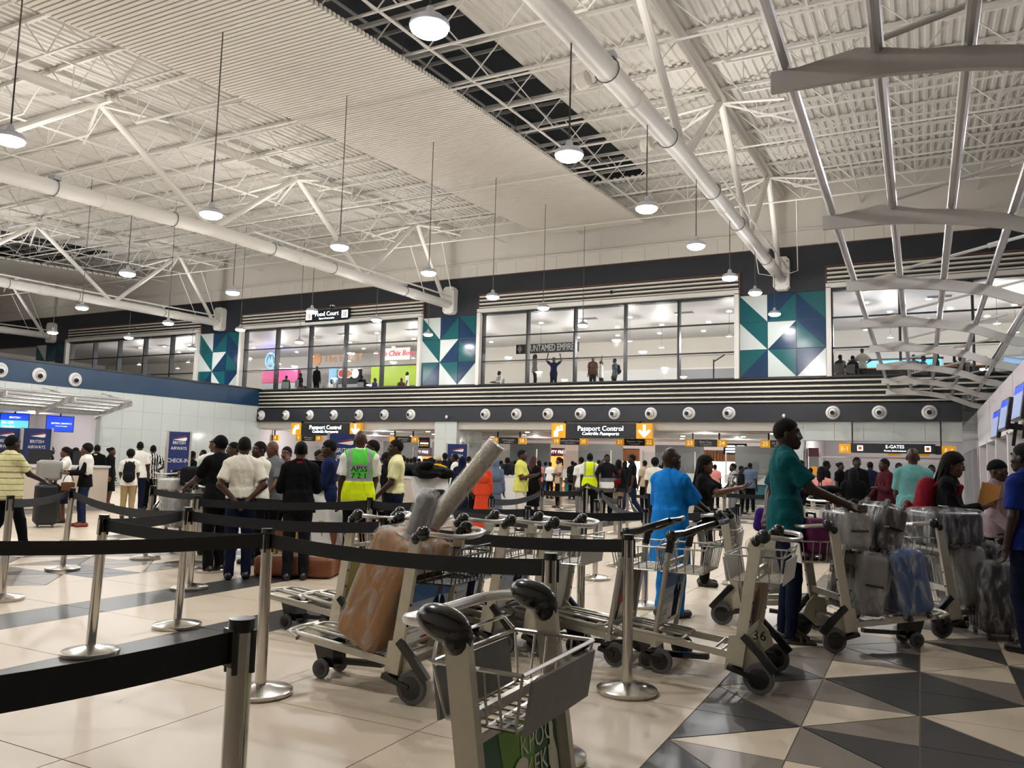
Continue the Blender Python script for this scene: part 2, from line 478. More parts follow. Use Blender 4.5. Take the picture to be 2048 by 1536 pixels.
# ---- main trusses along Y
def trussY(y):   # bottom-chord centre height
    return float(np.interp(y, [-3, 11, 18.3, 27.3, 33.6], [7.3, 8.45, 8.9, 9.08, 9.22]))
WORD = ['second pale bracket from the far end', 'beside the food court', 'over the trolley queue', 'crossing the upper corner']
LBL = ['white tubular roof truss over the check-in hall, mostly hidden at far end', 'white tubular roof truss ending between check-in windows and food court windows',
       'white tubular roof truss running to the mural beside the food court windows', 'thick white tubular roof truss ending above the mural beside the e-gates']
for k, x in enumerate(BAYS[:4]):
    t = thing('roof_truss', LBL[k], 'truss', (x, 0, 0), group='white tubular roof trusses')
    ys = [-3, 3, 7, 11, 15, 18.3, 23, 27.3, 33.35]
    MB().tube([(0, y, trussY(y)) for y in ys], .215, 14).build('bottom_chord', 'white_steel', t)
    MB().tube([(0, y, deckz(y) - .42) for y in (-3, 12, 22, 33.5)], .15, 10).build('top_chord', 'white_steel', t)
    tops = [-2.3, 5.9, 14.1, 22.3, 30.4]; bots = [1.8, 10.0, 18.4, 26.5]
    for a, b in [(tops[i], bots[i]) for i in range(4)] + [(tops[i + 1], bots[i]) for i in range(4)] + [(30.4, 33.1)]:
        MB().cyl((0, a, deckz(a) - .42), (0, b, trussY(b)), .105, n=10).build('web_brace', 'white_steel', t)
    for a in tops[1:]:      # splayed struts from top nodes to the joists
        s_ = MB()
        for dx in (-1.9, 1.9):
            s_.cyl((0, a, deckz(a) - .5), (dx, a + .9, deckz(a + .9) - 1.05), .045, n=6); s_.cyl((0, a, deckz(a) - .5), (dx, a - .9, deckz(a - .9) - 1.05), .045, n=6)
        s_.build('splay_strut', 'white_steel', t)
    for y in (9.2, 13.0, 16.9, 21.2, 24.6, 29.6):
        MB().tube([(.235 * math.cos(q), y, trussY(y) + .235 * math.sin(q)) for q in [i * math.pi / 8 for i in range(16)]], .012, 5, True).build('strap', 'cable', t)
    for y in (6.4, 14.4, 22.6, 30.2): MB().cyl((0, y, trussY(y)), (0, y + .5, trussY(y + .5)), .232, n=14).build('sleeve', 'white_steel', t)
    br = MB(); br.prism([(-.32, -.55), (-.2, -.68), (.2, -.68), (.32, -.55), (.32, .55), (.2, .68), (-.2, .68), (-.32, .55)], (0, 33.4, 9.45), (1, 0, 0), (0, 0, 1), (0, .38, 0))
    bo = br.build('wall_bracket', 'white_steel', t, 0)
    bl = MB()
    for i in range(8): bl.cyl((.24 * (1 if i % 2 else -1), 33.37, 8.95 + (i // 2) * .33), (.24 * (1 if i % 2 else -1), 33.41, 8.95 + (i // 2) * .33), .035, n=6)
    bl.build('bolt', 'alu', bo)
    # electrical conduit and two stay rods by the bracket
    MB().tube([(.3, 20, trussY(20) + .3), (.3, 27, trussY(27) + .3), (.3, 33.2, trussY(33) + .35)], .04, 6).build('conduit', 'white_steel', t)
    MB().tube([(.9, 31.2, 11.8), (.75, 32.6, 9.3), (.1, 32.9, 9.2)], .02, 5).build('stay_rod', 'white_steel', t)
    MB().tube([(-.9, 31.2, 11.8), (-.75, 32.6, 9.3), (-.1, 32.9, 9.2)], .02, 5).build('stay_rod', 'white_steel', t)
ORDS = {9.3: 'the largest of three', 13.1: 'middle of three', 17.0: 'the farthest of three'}
# round spotlights fixed to the thick truss
for y in (9.3, 13.1, 17.0):
    x = -5.25; o = MB(); z = trussY(y) - .02
    o.lathe([(.02, 0), (.15, .02), (.16, .2), (.12, .26), (.02, .28)], (x - .05, y, z), 14, axis=(-1, .2, -.15))
    tag(o.build('spotlight', 'louvre'), f'drum-shaped cream spotlight clamped to the thick roof truss, {ORDS[y]}', 'spotlight', 'cream spotlights on the thick truss')

# ---- suspended louvre panels (each slat its own part)
for xa, xb, lab in ((-15.3, -10.4, 'big cream slatted baffle panel hanging over the queue hall'), (-47.3, -42.4, 'distant cream slatted baffle panel below the far skylight')):
    near = xa > -20
    t = thing('baffle_panel', lab, 'ceiling panel')
    def pz(y): return float(np.interp(y, [0, 8.7, 12, 16.5, 20.9, 32.3], [9.3, 10.07, 10.41, 10.84, 11.15, 11.95]))
    sm = MB().bar((0, 0, 0), (xb - xa, 0, 0), .12, .09).mesh('slat', 'louvre', 0)
    n = 205 if near else 60; ys0 = 4.6 if near else 10.0
    stp = (32.3 - ys0) / (n - 1)
    if not near: sm = MB().bar((0, 0, 0), (xb - xa, 0, 0), .3, .09).mesh('slat', 'louvre', 0)
    else:
        sm = MB().bar((0, 0, 0), (xb - xa, 0, 0), stp * .6, .1).mesh('slat', 'louvre', 0)
    for k in range(n):
        y = 32.3 - k * stp; link('slat', sm, t, (xa, y, pz(y)))
    for x in (xa + .5, (xa + xb) / 2, xb - .5):
        MB().tube([(x, y, pz(y) + .1) for y in (ys0, 8.7, 12, 16.5, 20.9, 32.3)], .03, 5).build('carrier', 'louvre', t)
    hg = MB()
    for y in (9, 15, 21, 27):
        for x in (xa + .5, xb - .5): hg.cyl((x, y, pz(y) + .1), (x, y, deckz(y) - .1), .012, n=5)
    hg.build('hanger', 'cable', t)

# ================================================================== PENDANT LAMPS
LY = [7.25, 11.35, 15.42, 19.5, 23.5, 27.6, 31.7]; LZ = [6.4, 6.38, 6.74, 7.0, 7.07, 7.45, 7.45]
def make_lamp():
    t = thing('pendant_lamp', 'x', 'lamp', (0, 0, 0), group='high-bay pendant lamps over the hall')
    b = MB(); b.lathe([(.04, .24), (.055, .2), (.075, .13), (.17, .1), (.225, .05), (.235, .0), (.225, -.012), (.218, .0)], n=24); b.build('housing', 'lamp_body', t)
    MB().lathe([(.218, .002), (.214, -.04), (.16, -.08), (.02, -.1)], n=24).build('diffuser', 'lens', t)
    ld = bpy.data.lights.new('lamp_glow', 'POINT'); ld.energy = LAMP_W; ld.shadow_soft_size = .14; ld.color = (1.0, .99, .975)
    lo = bpy.data.objects.new('lamp_glow', ld); COL.objects.link(lo); lo.parent = t; lo.location = (0, 0, -.2)
    sd = bpy.data.lights.new('lamp_beam', 'SPOT'); sd.energy = DOWN_W; sd.spot_size = R_(150); sd.spot_blend = .7; sd.shadow_soft_size = .14; sd.color = ld.color
    so = bpy.data.objects.new('lamp_beam', sd); COL.objects.link(so); so.parent = t; so.location = (0, 0, -.2)
    return t
LP0 = make_lamp(); first = True
ORD = ['closest', 'second', 'third', 'fourth', 'fifth', 'sixth', 'seventh']
ORD9 = ['out of view above the viewer', 'out of view behind the viewer'] + ORD
ROWN = {-4.91: 'under the thickest truss beside the slatted panel', -12.9: 'hanging through the slatted ceiling panel', -20.87: 'under the truss ending by the food court',
        -28.9: 'in the open bay over the check-in queue', -36.87: 'under the truss above the check-in windows', 3.1: 'out of view over the e-gate canopy'}
for x in (-4.91, -12.9, -20.87, -28.9, -36.87, 3.1):
    for k, (y, z) in enumerate(zip([3.15, -.95] + LY, [6.3, 6.1] + LZ)):  # rows run on outside the frame; pendants there are added for brightness
        if (x < -25 and k < 3) or (x == 3.1 and k not in (3, 4, 5)) or (x == -4.91 and k == 1): continue
        o = LP0 if first else dup(LP0, (x, y, z)); first = False
        o.location = (x, y, z); o['label'] = f'lit pendant {ROWN[x]}, {ORD9[k]} along its row'
        top = (trussY(y) - .2 if x in (-4.91, -20.87, -36.87) else (float(np.interp(y, [0, 8.7, 12, 16.5, 20.9, 32.3], [9.3, 10.07, 10.41, 10.84, 11.15, 11.95])) if x == -12.9 else deckz(y) + .03))
        MB().cyl((0, 0, .25), (0, 0, top - z + (.06 if x == -12.9 else 0)), .011 if k > 3 else .014, n=6).build('cable', 'cable', o)

# unseen fill lights added on top of the truss pipes to brighten the ceiling
ul_m = MB().bb(-.16, .16, -.1, .1, 0, .12).mesh('housing', 'lamp_body', 0); ug_m = MB().bb(-.14, .14, -.08, .08, .12, .125).mesh('lens', 'downlight', 0)
for q, x in enumerate(BAYS[:4]):
    for k, y in enumerate((4.5, 13.0, 21.5, 29.5)):
        t = thing('fill_uplight', f'added unseen fill light on the truss {"beside the slatted panel" if q == 3 else ["at far end", "above the check-in windows", "that ends by the food court"][q]}, {ORD[k]} along', 'fill_uplight', (x, y, trussY(y) + .2), group='added fill lights on the truss pipes')
        link('housing', ul_m, t); link('lens', ug_m, t)
        ld = bpy.data.lights.new('fill_glow', 'SPOT'); ld.energy = FILL_W; ld.spot_size = R_(165); ld.spot_blend = .6; ld.shadow_soft_size = .12; ld.color = (1.0, .965, .92)
        lo = bpy.data.objects.new('fill_glow', ld); COL.objects.link(lo); lo.parent = t; lo.location = (0, 0, .2); lo.rotation_euler = (PI_, 0, 0)
# ================================================================== FAR WALL (passport control facade)
wf = thing('wall_far', None, None, kind='structure')
def part(name, m, par, *boxes, smooth=0):
    b = MB()
    for q in boxes: b.bb(*q)
    return b.build(name, m, par, smooth)
XL, XR = -64, 15
part('upper_plaster', 'plaster', wf, (XL, XR, D - .05, D + .3, 11.25, 14.2))
ut = part('tile_course_backing', 'wall_joint', wf, (XL, XR, D - .06, D + .3, 10.6, 11.25))
tm = MB().bb(.008, 1.072, -.012, 0, .008, .642).mesh('tile', 'plaster', 0)
for k in range(-56, 14): link('tile', tm, ut, (k * 1.08, D - .06, 10.6))
part('ledge', 'plaster', wf, (XL, XR, D - .16, D + .1, 11.22, 11.3))
part('navy_wall', 'navy', wf, (XL, XR, D - .02, D + .3, 8.65, 10.6))
part('copper_trim', 'brown_trim', wf, (XL, XR, D - .06, D, 10.56, 10.61))
# window modules
WIN = [(-51.05, -38.65), (-35.05, -22.62), (-19.15, -6.74), (-3.12, 9.3), (-67.05, -54.65)]
sl = lambda L_, d: MB().prism([(0, -.045), (.09, -.03), (.09, .03), (0, .045)], (0, 0, 0), (0, -1, 0), (0, 0, 1), (L_, 0, 0)).mesh('slat', 'stripe_white', 0)
for n, (a, b) in enumerate(WIN[:4]):
    wn = thing(f'window_{n + 1}', None, None, kind='structure')
    part('louvre_backing', 'stripe_black', wn, (a - .08, b + .08, D - .06, D - .01, 8.75, 9.62))
    part('copper_edge', 'brown_trim', wn, (a - .13, b + .13, D - .1, D - .01, 9.62, 9.67), (a - .13, a - .08, D - .1, D - .01, 8.7, 9.64), (b + .08, b + .13, D - .1, D - .01, 8.7, 9.64))
    lm = sl(b - a + .12, .1)
    for k in range(4): link('slat', lm, wn, (a - .06, D - .06, 9.0 + k * .18))
    fr = part('window_frame', 'frame_white', wn, (a - .1, b + .1, D - .3, D, 8.72, 8.9), (a - .1, a + .08, D - .3, D, 5.16, 8.75), (b - .08, b + .1, D - .3, D, 5.16, 8.75))
    nb = 5; pw = (b - a - .16) / nb; x0 = a + .08
    part('head_rail', 'frame_black', wn, (x0, b - .08, D - .12, D + .06, 8.66, 8.73)); part('sill_rail', 'frame_black', wn, (x0, b - .08, D - .2, D + .06, 5.12, 5.2))
    for k in range(nb + 1):
        part('mullion', 'frame_black', wn, (x0 + k * pw - .045, x0 + k * pw + .045, D - .02, D + .28, 5.2, 8.7))
    zz = [5.2, 6.32, 7.55, 8.68]
    for k in range(nb):
        for j in range(3):
            pm = part('pane', 'pane', wn, (x0 + k * pw + .04, x0 + (k + 1) * pw - .04, D + .05, D + .062, zz[j] + .02, zz[j + 1] - .02))
            if j: part('glazing_bar', 'frame_black', wn, (x0 + k * pw + .04, x0 + (k + 1) * pw - .04, D + .0, D + .08, zz[j] - .03, zz[j] + .03))
# murals of triangles
T_, N_, W_ = 'mural_teal', 'mural_navy', 'mural_white'
MUR = [[(1, W_, T_), (1, T_, W_), (0, T_, N_)], [(0, N_, T_), (0, W_, N_), (1, T_, W_)], [(1, T_, N_), (1, N_, T_), (0, N_, W_)]]   # [col][row from top]: (split, upper, lower)
for n, (a, b) in enumerate([(-22.52, -19.28), (-6.63, -3.24), (-38.52, -35.16), (-54.5, -51.2)]):
    mu = thing('geometric_mural', ['teal navy and white triangle mural between food court and shop windows', 'teal navy and white triangle mural beside the e-gate canopy',
         'teal navy and white triangle mural partly behind the blue check-in wall', 'small teal and navy triangle mural at far end of check-in'][n], 'mural', ((a + b) / 2, D, 5.2), group='triangle murals on the far wall')
    mu_b = part('backing', 'navy', mu, (-(b - a) / 2, (b - a) / 2, -.09, 0, 0, 3.46))
    cw, ch = (b - a) / 3, 3.46 / 3; e = .012
    for i in range(3):
        for j in range(3):
            sp, up, lo = MUR[i][j]; x0, x1 = -(b - a) / 2 + i * cw + e, -(b - a) / 2 + (i + 1) * cw - e; z1, z0 = 3.46 - j * ch - e, 3.46 - (j + 1) * ch + e
            tl, tr, bl_, br_ = (x0, z1), (x1, z1), (x0, z0), (x1, z0)
            A_, B2 = ([tl, tr, br_], [tl, br_, bl_]) if sp else ([tl, tr, bl_], [tr, br_, bl_])
            for poly, m in ((A_, up), (B2, lo)):
                MB().prism(poly[::-1], (0, -.09, 0), (1, 0, 0), (0, 0, 1), (0, -.03, 0)).build('mural_panel', m, mu, 0)
# lower louvre, nozzle band
part('lower_backing', 'stripe_black', wf, (-35.2, 9.5, D - .08, D + .3, 4.05, 5.2))
lm = sl(44.7 if False else 37.4, .1)
lmL = MB().prism([(0, -.05), (.15, -.04), (.15, .01), (0, .045)], (0, 0, 0), (0, -1, 0), (0, 0, 1), (44.6, 0, 0)).mesh('slat', 'stripe_white', 0)
for k in range(5): link('slat', lmL, wf, (-35.18, D - .08, 4.2 + k * .205))
part('nozzle_band', 'navy_band', wf, (-33.72, 1.42, D - .25, D + .2, 3.38, 4.08))
part('soffit', 'frame_black', wf, (-35.2, 9.5, D - .2, D, 5.12, 5.18))
NOZ = [523, 572, 620, 668, 718, 769, 822, 971, 1033, 1096, 1161, 1229, 1302, 1378, 1458, 1666, 1759, 1859]
def nozzle(par, c, ax, dirv, s=1.0):
    u = MB(); u.lathe([(.02, .0), (.27 * s, .0), (.27 * s, .03), (.24 * s, .07), (.19 * s, .09), (.17 * s, .05), (.02, .04)], c, 20, axis=ax); o = u.build('air_nozzle', 'white_paint', par)
    q = MB(); cc = Vector(c) + Vector(ax) * .06; q.ell(cc, (.165 * s,) * 3, 14, 8); q.build('nozzle_ball', 'white_paint', o)
    e = MB(); d = Vector(dirv).normalized(); e.cyl(cc + d * .12 * s, cc + d * .172 * s, .085 * s, n=14); e.build('nozzle_mouth', 'black', o)
for px in NOZ:
    p = onY(px, 830, D - .25); nozzle(wf, (p[0], D - .25, 3.72), (0, -1, 0), (-.35 if px < 1500 else -.05, -1, -.1))
for px, py in ((894, 834), (1568, 832)):
    p = onY(px, py, D - .26); MB().ell((p[0], D - .3, p[2]), (.07, .07, .09)).build('sensor_dome', 'white_paint', wf)
# beam, column and tiled pier below the band
part('beam', 'plaster', wf, (-33.72, -4.3, D, D + .9, 3.0, 3.38))
cl = thing('pillar_tiled', None, None, kind='structure')
part('core', 'wall_joint', cl, (-21.52, -20.27, D - .18, D + 2.4, 0, 3.38))
for z in range(4):
    z0 = z * .84
    part('tile', 'wall_tile', cl, (-21.53, -20.90, D - .19, D - .17, z0 + .006, z0 + .834)); part('tile', 'wall_tile', cl, (-20.89, -20.26, D - .19, D - .17, z0 + .006, z0 + .834))
    for k in range(3): part('tile', 'wall_tile', cl, (-20.27, -20.26, D - .17 + k * .85, D + .67 + k * .85, z0 + .006, z0 + .834))
w2 = thing('wall_gate', None, None, kind='structure')
part('core', 'wall_joint', w2, (-4.6, -4.15, D - .05, D + .3, 0, 3.4), (-4.15, 1.42, D - .05, D + .3, 2.62, 3.4))
xs = [-4.6, -4.15, -2.99, -1.93, -.87, .19, 1.42]
for k in range(6): part('tile', 'wall_tile', w2, (xs[k] + .006, xs[k + 1] - .006, D - .07, D - .05, 2.63, 3.39))
for z in range(3): part('tile', 'wall_tile', w2, (-4.594, -4.156, D - .07, D - .05, z * .87 + .006, z * .87 + .864))
# ================================================================== LEFT WALL (check-in block)
XW = -33.45
wl = thing('wall_left', None, None, kind='structure')
part('blue_fascia', 'blue_band', wl, (XW - 2, XW + .05, 4, D - .1, 4.25, 5.15)); part('fascia_cap', 'frame_black', wl, (XW - 2, XW + .09, 4, D - .1, 5.15, 5.24))
part('core', 'wall_joint', wl, (XW - .3, XW, 23.9, D, 0, 4.25), (XW - .3, XW, 4, 23.9, 3.1, 4.25))
ny = 9; ty = (D - 23.9) / ny
tmA = MB().bb(0, .012, .006, ty - .006, .006, .846).mesh('tile', 'wall_tile', 0)
for k in range(ny):
    for z in range(5): link('tile', tmA, wl, (XW, 23.9 + k * ty, z * .85))
for k in range(1, 12): link('tile', MB().bb(0, .012, .006, ty - .006, .006, 1.1).mesh('tile', 'wall_tile', 0) if k == 1 else bpy.data.objects['tile_over'].data, wl, (XW, 23.9 - k * ty, 3.13)).name = 'tile_over' if k == 1 else 'tile'
bpy.data.objects['tile_over'].name = 'tile'
for px, py in ((0, 740), (78, 750), (150, 759)):
    p = onX(px, py, XW + .05); nozzle(wl, tuple(p), (1, 0, 0), (1, -.45, -.35), 1.15)
# check-in lobby recess behind the opening
part('recess_back', 'lav_wall', wl, (XW - 5.2, XW - 5.0, 4, 24.2, 0, 3.2), (XW - 5, XW, 24.0, 24.2, 0, 3.1)); part('recess_ceiling', 'white_paint', wl, (XW - 5.2, XW, 4, 24.2, 3.1, 3.2))
part('recess_floor', 'tile_mid', wl, (XW - 5.2, XW - .3, 4, 24.2, -.01, .001))
# ================================================================== right kiosk wall
XK = 1.9
wr = thing('wall_right', None, None, kind='structure')
part('fascia', 'lav_wall', wr, (XK, XK + 4, 6, D, 2.5, 3.77)); part('kiosk_back', 'lav_wall', wr, (XK + 1.6, XK + 1.8, 6, D, 0, 2.5)); part('kiosk_ceiling', 'white_paint', wr, (XK, XK + 1.8, 6, D, 2.45, 2.5))
for y in (9.2, 12.6, 16, 19.4, 22.8, 26.2, 29.6, 33.2): part('kiosk_jamb', 'lav_wall', wr, (XK, XK + 1.7, y - .15, y + .15, 0, 2.5))
for y in (14.3, 21.1, 27.9): part('fascia_joint', 'grey_paint', wr, (XK - .004, XK, y, y + .03, 2.5, 3.77))
gp = part('glass_screen', 'smoke_glass', wr, (1.42, 1.9, D - .1, D - .08, 0, 4.4)); part('screen_post', 'alu', wr, (1.86, 1.92, D - .2, D - .1, 0, 2.7))
# balcony glass above the kiosk wall
part('balcony_glass', 'smoke_glass', wr, (XK + .3, XK + .32, 14, D - .2, 3.77, 5.3)); part('balcony_rail', 'canopy_grey', wr, (XK + .28, XK + .34, 14, D - .2, 5.28, 5.33))
# unseen sides of the hall, so that light bounces as in a room
tag(part('wall_back', 'plaster', None, (-66, 16, -6.2, -6, 0, 12)), kind='structure'); tag(part('wall_side', 'plaster', None, (15.8, 16, -6, D, 0, 14)), kind='structure')
tag(part('wall_side_far', 'plaster', None, (-66, -65.8, -6, D, 0, 14)), kind='structure')

# ================================================================== steel canopies
CX = [-1.0, -.25, .43, 1.1, 1.73]
def canopy(name, label, yl, xz, sgn, x0, mats, stay=False):
    t = thing(name, label, 'canopy', (0, 0, 0))
    ya, yb = yl[0] - 2.2, yl[-1]
    for i, (x, z) in enumerate(xz):
        MB().tube([(x, ya, z(ya) + .02), (x, yb, z(yb) + .02)], .055, 10).build('tube', mats[1], t)
    for y in yl:
        top = []; bot = []
        for k in range(15):
            s_ = k / 14; x = xz[0][0] - sgn * .12 + (xz[-1][0] + sgn * .5 - xz[0][0] + sgn * .12) * s_
            zz = float(np.interp(sgn * x, *zip(*sorted((sgn * a, b(y)) for a, b in xz))))
            if s_ > .9: zz -= (s_ - .9) * 1.6
            hgt = .17 + (.1 if k == 3 else .05 if k in (2, 4) else 0)
            top.append((x, zz - .03 + (hgt - .17) * .8)); bot.append((x, zz - .22))
        b = MB(); n = len(top); vs = [(x, y - .03, z) for x, z in top + bot] + [(x, y + .03, z) for x, z in top + bot]; fs = []
        for k in range(n - 1):
            fs += [(k, n + k, n + k + 1, k + 1), (2 * n + k, 2 * n + k + 1, 3 * n + k + 1, 3 * n + k), (k, k + 1, 2 * n + k + 1, 2 * n + k), (n + k, 3 * n + k, 3 * n + k + 1, n + k + 1)]
        fs += [(0, 2 * n, 3 * n, n), (n - 1, 2 * n - 1, 4 * n - 1, 3 * n - 1)]
        b.add(vs, fs).build('rib', mats[0], t, 25)
        a_, b_ = xz[1], xz[3]; p, q = (a_[0], y + .05, a_[1](y) + .12), (b_[0] + sgn * .9, y + .05, b_[1](y) + .85)
        if stay: p, q = (xz[0][0] + sgn * .1, y, xz[0][1](y)), (x0, y, 4.1)
        r_ = MB().cyl(p, q, .028 if not stay else .02, n=8).build('stay_rod', mats[0], t)
        mdp = Vector(p).lerp(Vector(q), .6); MB().cyl(mdp, Vector(p).lerp(Vector(q), .72), .045, n=8).build('turnbuckle', mats[0], r_)
    return t
cz = lambda dz: (lambda y: 5.02 - .0155 * (y - 7.1) - dz)
canopy('steel_canopy', 'grey steel rib canopy along the e-gate kiosks on right', [3.4, 7.12, 11.4, 15.3, 19.0, 22.6, 26.2, 29.8, 33.5], list(zip(CX, [cz(0), cz(.01), cz(.09), cz(.24), cz(.52)])), 1, XK, ('canopy_grey', 'canopy_tube'))
lz = lambda z: (lambda y: z)
canopy('steel_canopy', 'grey steel rib canopy fixed to the check-in wall below blue fascia', [12.7, 15.5, 18.3, 21.1, 23.85], [(-31.35, lz(3.72)), (-31.9, lz(3.62)), (-32.4, lz(3.5)), (-32.9, lz(3.38)), (-33.3, lz(3.28))], -1, XW, ('canopy_grey', 'canopy_tube'), True)
# ================================================================== upper level behind the windows
ul = thing('floor_upper', None, None, kind='structure'); part('slab', 'tile_mid', ul, (-64, 12, D + .3, D + 14, 4.7, 5.0))
uc = thing('ceiling_upper', None, None, kind='structure'); part('ceiling_board', 'white_paint', uc, (-64, 12, D + .1, D + 14, 8.98, 9.1))
uw = thing('wall_upper', None, None, kind='structure'); part('wall_board', 'plaster', uw, (-64, 12, D + 12, D + 12.2, 5, 9), (-64.2, -64, D, D + 14, 5, 9), (12, 12.2, D, D + 14, 5, 9))
part('cornice', 'plaster', uw, (-64, 12, D + 11.7, D + 12, 7.9, 8.2)); part('counter_recess', 'white_paint', uw, (-19.3, -6.5, D + 11.9, D + 12, 5, 7.2)); part('shutter', 'grey_paint', uw, (-12.5, -7.0, D + 11.85, D + 11.9, 5.0, 7.1))
def glow(name, par, loc, wt, r=.08, col=(1, .97, .95)):
    ld = bpy.data.lights.new(name, 'POINT'); ld.energy = wt; ld.shadow_soft_size = r; ld.color = col
    lo = bpy.data.objects.new(name, ld); COL.objects.link(lo); lo.parent = par; lo.location = loc; return lo
dl_m = MB().lathe([(.11, 0), (.11, -.02), (.02, -.025)], n=12).mesh('downlight', 'downlight', 30)
k = 0
for wi, (a, b) in enumerate(WIN[:4]):
    for i in range(5):
        for j in range(3):
            x = a + 1.1 + i * 2.5 + (j % 2) * .9; y = D + 4.6 + j * 2.6; k += 1
            o = link('downlight', dl_m, None, (x, y, 8.97)); tag(o, 'small round downlight in the white ceiling behind upper windows', 'downlight', 'downlights behind the upper windows')
            if j < 2 and i % 2 == 0: glow('downlight_glow', o, (0, 0, -1.35), 155, .1); MB().cyl((0, 0, 0), (0, 0, -1.2), .008, n=5).build('drop_rod', 'cable', o); MB().lathe([(.04, -1.1), (.1, -1.16), (.14, -1.22), (.13, -1.23)], n=14).build('shade', 'lamp_body', o)
    for i in range(2):
        v = MB().bb(-.5, .5, -.25, .25, -.015, 0); v.mi = 1
        for q in range(5): v.bb(-.46, .46, -.2 + q * .09, -.17 + q * .09, -.03, -.012)
        o = v.build('ceiling_vent', ['white_paint', 'grey_paint'], None, 0); o.location = (a + 4 + i * 5, D + 4.2, 8.98); tag(o, 'slotted air vent in the white ceiling behind upper windows', 'vent', 'vents behind the upper windows')

def sign_text(par, txt, size, x, y, z, m, depth=.01, shear=0, wide=1.0, name='lettering', face=-1):
    """lettering facing -Y at (x,y,z)"""
    b = text_mb(txt, size, mat=frame((x, y, z), (1, 0, 0), (0, 0, 1)), depth=depth, shear=shear, wide=wide); return b.build(name, m, par, 0)
def onpix(px, py, y): p = onY(px, py, y); return p[0], p[2]
# shop fronts upstairs
t = thing('shop_sign', 'black shop sign reading UNTAMED EMPIRE behind the middle windows', 'sign', (0, 0, 0)); yb = D + 3.2
x0, z0 = onpix(1032, 708, yb); x1, z1 = onpix(1148, 684, yb); part('board', 'sign_black', t, (x0, x1 + .25, yb, yb + .1, z0, z1))
sign_text(t, 'UNTAMED EMPIRE', .5, (x0 + x1) / 2 + .42, yb - .02, (z0 + z1) / 2, 'print_white', wide=.6)
MB().prism([(0, .22), (.14, 0), (0, -.22), (-.14, 0)], (x0 + .22, yb, (z0 + z1) / 2), (1, 0, 0), (0, 0, 1), (0, -.02, 0)).build('emblem', 'grey_paint', t, 0)
mat('sign_brown', 'b07848', 0.5); mat('sign_crimson', 'c02848', 0.5, emit='c02848', es=.3); mat('neon_blue', '3a6cff', 0.4, emit='2a5cff', es=9.0); mat('orange', 'e87022', .5); mat('sky', '8ec8ea', .5)
t = thing('shop_sign', 'round brown logo and lettering of the fruit stall upstairs', 'sign'); yb = D + 9
x0, z0 = onpix(634, 719, yb); MB().cyl((x0, yb, z0), (x0, yb - .08, z0), .42, n=20).build('disc', 'sign_brown', t); sign_text(t, 'The Fruit T', .72, x0 + 2.35, yb - .05, z0, 'sign_brown', .02)
t = thing('shop_sign', 'white sign with crimson lettering over the lime counter upstairs', 'sign'); x0, z0 = onpix(770, 718, yb); x1, z1 = onpix(814, 699, yb)
part('board', 'white_paint', t, (x0 - .2, x1 + .2, yb, yb + .1, z0 - .1, z1 + .15)); sign_text(t, 'The Chix Bowl', .5, (x0 + x1) / 2, yb - .02, (z0 + z1) / 2 + .05, 'sign_crimson', shear=.2)
t = thing('neon_sign', 'blue neon logo glowing behind the food court window', 'sign'); yb = D + 8; x0, z0 = onpix(541, 721, yb)
b = MB(); b.tube([(x0 + .45 * math.cos(q * .35), yb, z0 + .55 * math.sin(q * .35)) for q in range(18)], .035, 6, True); b.tube([(x0 - .2, yb, z0 - .3), (x0 - .15, yb, z0 + .25), (x0, yb, z0 - .25), (x0 + .12, yb, z0 + .3), (x0 + .2, yb, z0 - .3)], .035, 6); b.build('tube', 'neon_blue', t)
def panel(name, label, cat, m, px0, py0, px1, py1, y, th=.6, **kw):
    x0, z0 = onpix(px0, py1, y); x1, z1 = onpix(px1, py0, y); z0 = max(z0, 5.0)
    t = thing(name, label, cat); part('body', m, t, (x0, x1, y, y + th, z0, z1)); part('top', 'white_paint', t, (x0 - .05, x1 + .05, y - .05, y + th + .05, z1, z1 + .05)); part('plinth', 'grey_paint', t, (x0, x1, y + .05, y + th, 5.0, max(5.08, z0)))
    return t
panel('food_counter', 'pink back wall of a food stall behind the food court window', 'counter', 'pink', 523, 737, 596, 766, D + 8.5, .3)
panel('food_counter', 'lime green back wall of a food stall upstairs', 'counter', 'lime', 741, 730, 832, 772, D + 9.5, .3)
panel('food_counter', 'pale blue panel behind the diners upstairs', 'counter', 'sky', 657, 736, 674, 766, D + 9.6, .2)
t = panel('menu_board', 'dark menu wall with three round food pictures upstairs', 'menu board', 'sign_black', 675, 738, 721, 768, D + 9.3, .2)
for i, m in enumerate(('print_red', 'sign_brown', 'white_paint')):
    x0, z0 = onpix(683 + i * 13.5, 747, D + 9.28); MB().cyl((x0, D + 9.29, z0), (x0, D + 9.26, z0), .33, n=18).build('picture_rim', 'white_paint', t); MB().cyl((x0, D + 9.26, z0), (x0, D + 9.25, z0), .24, n=16).build('picture', m, t)
# low railing far back in the shop hall
t = thing('railing', 'low dark wire railing across the upstairs shop hall', 'railing', (0, 0, 0)); b = MB()
for z in (5.25, 5.45, 5.65, 5.85): b.bar((-18.5, D + 8, z), (-7, D + 8, z), .02, .02)
b.build('rail', 'grey_paint', t, 0); b = MB()
for q in range(40): b.bar((-18.5 + q * .295, D + 8, 5.0), (-18.5 + q * .295, D + 8, 5.85), .02, .02)
b.build('upright', 'grey_paint', t, 0)
